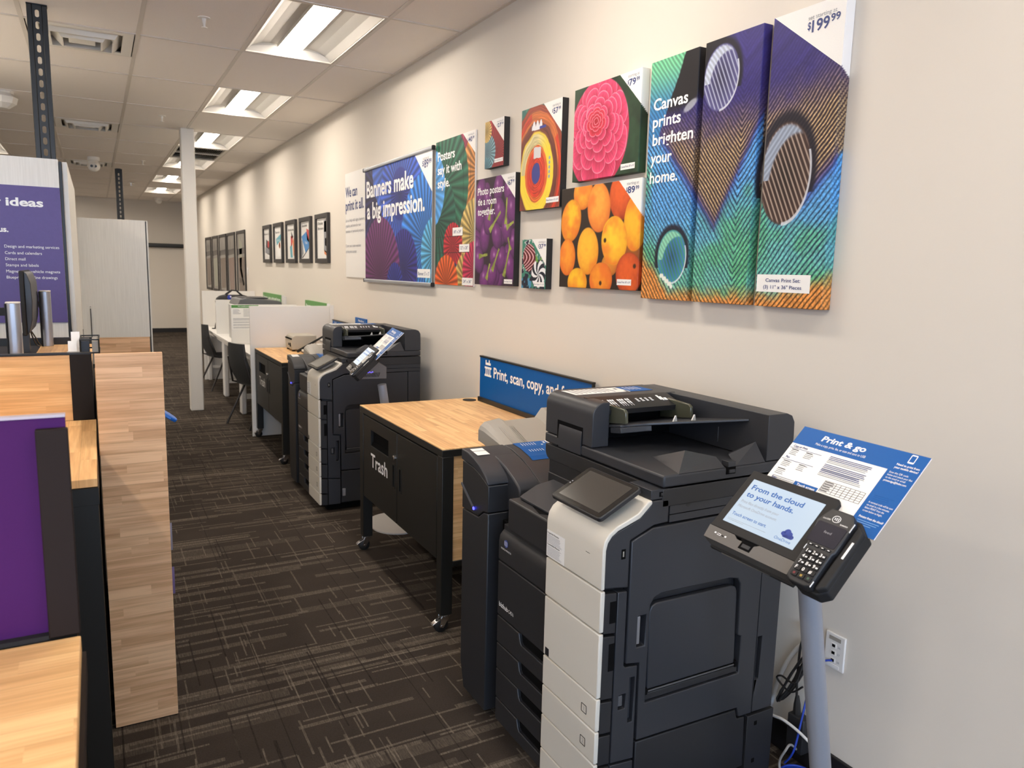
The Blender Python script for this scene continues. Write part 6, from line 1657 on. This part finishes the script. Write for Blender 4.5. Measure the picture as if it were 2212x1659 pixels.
MB().box(-0.2465, -0.243, 4.245, 4.275, 1.375, 1.405, M_blackm).build('arm', p2)
t = thing('monitor', 'thin black monitor seen edge-on in front of the purple sign', 'monitor', (-0.275, 4.05, 1.27))
MB().box(-0.290, -0.274, 3.88, 4.36 - 0.06, 1.272, 1.553, M_blackm).build('screen', t, bevel=0.004)
MB().prism([(-0.274, 1.275), (-0.274, 1.55), (-0.262, 1.54), (-0.250, 1.50), (-0.247, 1.42), (-0.252, 1.34), (-0.264, 1.285)], 'y', 3.90, 4.29, M_char).build('back_shell', t, bevel=0.003)
MB().tube(spl([(-0.268, 4.0, 1.28), (-0.262, 4.05, 1.24), (-0.255, 4.12, 1.21), (-0.248, 4.2, 1.196)]), 0.003, M_cab, 6).tube(spl([(-0.266, 4.02, 1.28), (-0.255, 4.08, 1.245), (-0.252, 4.15, 1.22), (-0.246, 4.22, 1.196)]), 0.003, M_cab, 6).build('cables', t)
MB().box(-0.315, -0.275, 4.0, 4.05, 1.1885, 1.272, M_char).build('stand', t)

# small things on the counter end
t = thing('card_holder', 'white leaflets in a clear holder at the end of the counter', 'leaflet holder', (-0.085, 3.43, 1.19))
for k, (x, y, h) in enumerate(((-0.108, 3.36, 0.10), (-0.098, 3.42, 0.132))):
    MB().frame((x, y, 1.1965), (1, 0, 0), Vector((0, 0.35, 1)).normalized(), Vector((0, -1, 0.35)).normalized()).box(0, 0.030, 0, h, -0.012, 0.0, M_paper).box(0.001, 0.029, 0.004, 0.006, 0.0, 0.0004, M_purple).build('leaflets', t)
MB().frame((-0.112, 3.345, 1.1965), (1, 0, 0), Vector((0, 0.35, 1)).normalized(), Vector((0, -1, 0.35)).normalized()).box(0, 0.042, 0, 0.06, -0.003, 0.0, plain('clear_acrylic', (206, 204, 200), 0.1)).box(0.040, 0.044, 0, 0.075, -0.014, 0.0, plain('clear_acrylic', (206, 204, 200), 0.1)).build('holder', t)
t = thing('wire_tray', 'dark metal literature tray hanging at the end of the counter', 'tray', (-0.035, 3.45, 1.19))
m = MB()
for z in (1.246, 1.297): m.tube([(-0.066, 3.36, z), (-0.002, 3.36, z), (0.0, 3.56, z), (-0.066, 3.56, z), (-0.066, 3.36, z)], 0.003, M_black, 6)
for x in (-0.066, -0.002): m.tube([(x, 3.36, 1.192), (x, 3.36, 1.297)], 0.003, M_black, 6).tube([(x, 3.56, 1.192), (x, 3.56, 1.297)], 0.003, M_black, 6)
m.build('wire_frame', t, smooth=60)
MB().box(-0.064, -0.036, 3.37, 3.55, 1.20, 1.292, M_char).build('dark_cards', t)
MB().box(-0.026, -0.005, 3.37, 3.55, 1.20, 1.290, M_greyp).build('grey_cards', t)
o = MB().box(-0.028, -0.002, 3.32, 3.60, 1.1905, 1.1925, M_black)
o.build('tray_base', t)

# ---- wood ended display rack beside the counters
t = thing('display_rack', 'wood ended display rack standing between the counters and the aisle', 'display rack', (0.08, 3.3, 0))
MB().box(-0.016, 0.182, 2.745, 2.765, 0.004, 1.306, M_woodend).build('end_panel', t, bevel=0.001, label='tall wood patterned end panel')
MB().box(-0.014, 0.180, 2.765, 2.77, 0.004, 1.304, M_black).build('panel_back', t)
MB().box(-0.012, 0.012, 2.77, 4.15, 0.004, 1.10, M_black).build('upright_frame', t)
MB().box(0.012, 0.022, 2.77, 4.15, 0.10, 1.09, M_whitep).build('pegboard', t)
MB().box(0.0, 0.17, 2.77, 4.15, 0.004, 0.10, M_black).build('plinth', t)
hk = MB()
for z in (1.06, 0.78, 0.58, 0.40):
    for y in (2.9, 3.1, 3.3): hk.tube([(0.02, y, z + 0.02), (0.186, y, z + 0.02)], 0.003, M_steel, 6)
hk.build('hooks', t)
def packet(name, label, x, y, z, w, h, c1, c2):
    o = MB()
    o.frame((x, y, z), (1, 0, 0), (0, 1, 0), (0, 0, 1))
    k1, k2 = o.m(c1), o.m(c2)
    ids = []
    for i in range(7):
        row = []
        for j in range(9):
            u, v = i / 6, j / 8
            bulge = 0.016 * math.sin(PI * u) * math.sin(PI * v)
            row.append((o.pt((w * (u - 1) + 0.0, -0.002 - bulge, -h * (1 - v))), o.pt((w * (u - 1), 0.002 + bulge, -h * (1 - v)))))
        ids.append(row)
    for i in range(6):
        for j in range(8):
            for s in (0, 1): o.face((ids[i][j][s], ids[i + 1][j][s], ids[i + 1][j + 1][s], ids[i][j + 1][s]), k1 if i > 2 else k2)
    r = o.build(name, loc=(x, y, z - h), smooth=60)
    return tag(r, label, 'packet', 'packets hanging on the display rack')
cbl, crd = plain('packet_blue', (40, 110, 206), 0.3), plain('packet_red', (200, 62, 58), 0.3)
cor, csi = plain('packet_orange', (220, 150, 70), 0.3), plain('packet_silver', (150, 146, 164), 0.3)
cvi = plain('packet_violet', (120, 104, 150), 0.3)
o = MB().frame((0.205, 3.20, 1.02), Vector((0.8, 0, -0.6)), (0, 1, 0), Vector((0.6, 0, 0.8)))
o.prism([(-0.13, -0.03), (0.03, -0.045), (0.055, -0.03), (0.06, 0.0), (0.055, 0.03), (0.03, 0.045), (-0.13, 0.03)], 'z', -0.007, 0.007, cbl)
o.prism([(-0.10, -0.028), (0.0, -0.038), (0.0, 0.038), (-0.10, 0.028)], 'z', -0.022, -0.007, crd)
tag(o.build('snack_packet', loc=(0.185, 3.2, 1.0), bevel=0.004), 'blue and red packet sticking out of the display rack into the aisle', 'packet', 'packets hanging on the display rack')
packet('packet', 'packet with an orange edge on the display rack, second from the top', 0.205, 3.10, 0.800, 0.12, 0.09, cor, csi)
packet('packet', 'silver packet on the display rack, third from the top', 0.212, 3.10, 0.600, 0.12, 0.11, csi, cvi)
packet('packet', 'violet packet on the display rack, lowest of those showing', 0.214, 3.10, 0.420, 0.12, 0.11, cvi, csi)

# ---- tall purple sign tower, struts, white end units
t = thing('sign_tower', 'tall white display tower with a purple services sign facing the camera', 'display tower', (-0.7, 5.1, 0))
MB().box(-1.5, -0.152, 5.002, 5.06, 0.0, 2.155, M_lam).build('front_panel', t, label='pale grained panel')
MB().box(-1.5, -0.151, 4.990, 5.001, 1.253, 2.000, M_purple).build('sign_panel', t, label='purple printed sign')
s = MB()
def S(st, u, v, cap, w=None, bold=0.0, align='l'): s.text(st, (u, 4.9893, v), (1, 0, 0), (0, 0, 1), cap, M_ink, w=w, bold=bold, align=align)
S('ideas', -0.408, 1.891, 0.043, 0.174, 0.03)
S('for your', -0.428, 1.891, 0.043, 0.27, 0.03, 'r')
S('with us.', -0.404, 1.7485, 0.029, 0.135, 0.03, 'r')
for st, v, w in (('Design and marketing services', 1.664, 0.257), ('Cards and calendars', 1.629, 0.172), ('Direct mail', 1.596, 0.093), ('Stamps and labels', 1.563, 0.153), ('Magnets and vehicle magnets', 1.529, 0.254), ('Blueprints and line drawings', 1.496, 0.240)):
    S(st, -0.428, v, 0.0155, w)
s.build('sign_lettering', t, smooth=0, label='white lettering')
MB().box(-0.150, -0.136, 5.01, 5.06, 0.0, 2.145, M_black).build('corner_channel', t)
MB().box(-0.134, -0.110, 5.03, 6.90, 0.0, 2.146, M_lam).build('side_panel', t, label='pale grained side panel')
MB().box(-1.5, -0.136, 5.06, 6.90, 0.0, 0.10, M_black).build('plinth', t)
def strut(x, y, z0, label, wd=0.1):
    t = thing('slotted_strut', label, 'strut', (x, y, z0), 'black slotted struts')
    h = wd / 2
    holes = []
    z = z0 + 0.04
    while z < ZC - 0.06:
        holes.append(rrect(x - 0.010, x + 0.010, z, z + 0.040, 0.0095, 3)); z += 0.062
    sf = MB()
    zz = z0
    for hl in holes:
        za = min(p[1] for p in hl) - 0.011; zb = za + 0.062
        if za > zz + 0.001: sf.box(x - 0.022, x + 0.022, y - 0.022, y - 0.018, zz, za, M_black)
        sf.prism([(x - 0.022, za), (x + 0.022, za), (x + 0.022, zb), (x - 0.022, zb)], 'y', y - 0.022, y - 0.018, M_black, holes=[hl]); zz = zb
    sf.box(x - 0.022, x + 0.022, y - 0.022, y - 0.018, zz, ZC - 0.005, M_black)
    sf.build('slotted_face', t, smooth=0)
    c = MB()
    for sg in (-1, 1):
        xx = x + sg * 0.036
        c.box(xx - 0.013, xx + 0.013, y - 0.026, y - 0.002, z0, ZC - 0.005, M_black)
        c.box(x + sg * 0.0215 - 0.003, x + sg * 0.0215 + 0.003, y - 0.020, y + 0.02, z0, ZC - 0.005, M_black)
    c.build('channel_sides', t, bevel=0.003)
    MB().box(x - h, x + h, y - 0.03, y + 0.03, ZC - 0.005, ZC - 0.0005, M_black).build('ceiling_plate', t)
MB().box(-1.5, -0.136, 5.06, 6.90, 2.130, 2.1455, M_lam).build('top_panel', t)
strut(-0.212, 5.18, 2.1465, 'black slotted strut rising from the purple sign tower to the ceiling')
strut(0.384, 13.2, 0.0, 'distant black slotted strut rising behind the pale end unit', 0.06)
t = thing('end_unit', 'pale grained end unit with a wood lower part, left of the white column', 'display unit', (0.14, 7.1, 0))
MB().box(-0.108, 0.378, 7.0, 7.03, 0.985, 1.942, M_lam).build('upper_panel', t, label='pale grained panel')
MB().box(-0.104, 0.374, 6.998, 7.03, 0.0, 0.984, M_woodend).build('lower_panel', t, label='wood patterned lower panel')
MB().box(0.379, 0.386, 7.003, 7.05, 0.0, 1.935, M_black).build('dark_channel', t)
MB().box(0.387, 0.397, 7.0, 8.2, 0.0, 1.942, M_lam).build('side_panel', t)
MB().box(-0.052, -0.046, 6.992, 6.998, 0.985, 1.222, M_black).tube([(-0.049, 6.99, 1.235), (-0.049, 6.99, 1.238)], 0.004, M_black, 8).build('slot_strip', t)
MB().box(-0.10, 0.37, 7.03, 8.2, 0.0, 0.12, M_black).build('plinth', t)
MB().box(0.13, 0.15, 7.03, 8.2, 0.12, 1.8, M_whitep).build('divider', t)
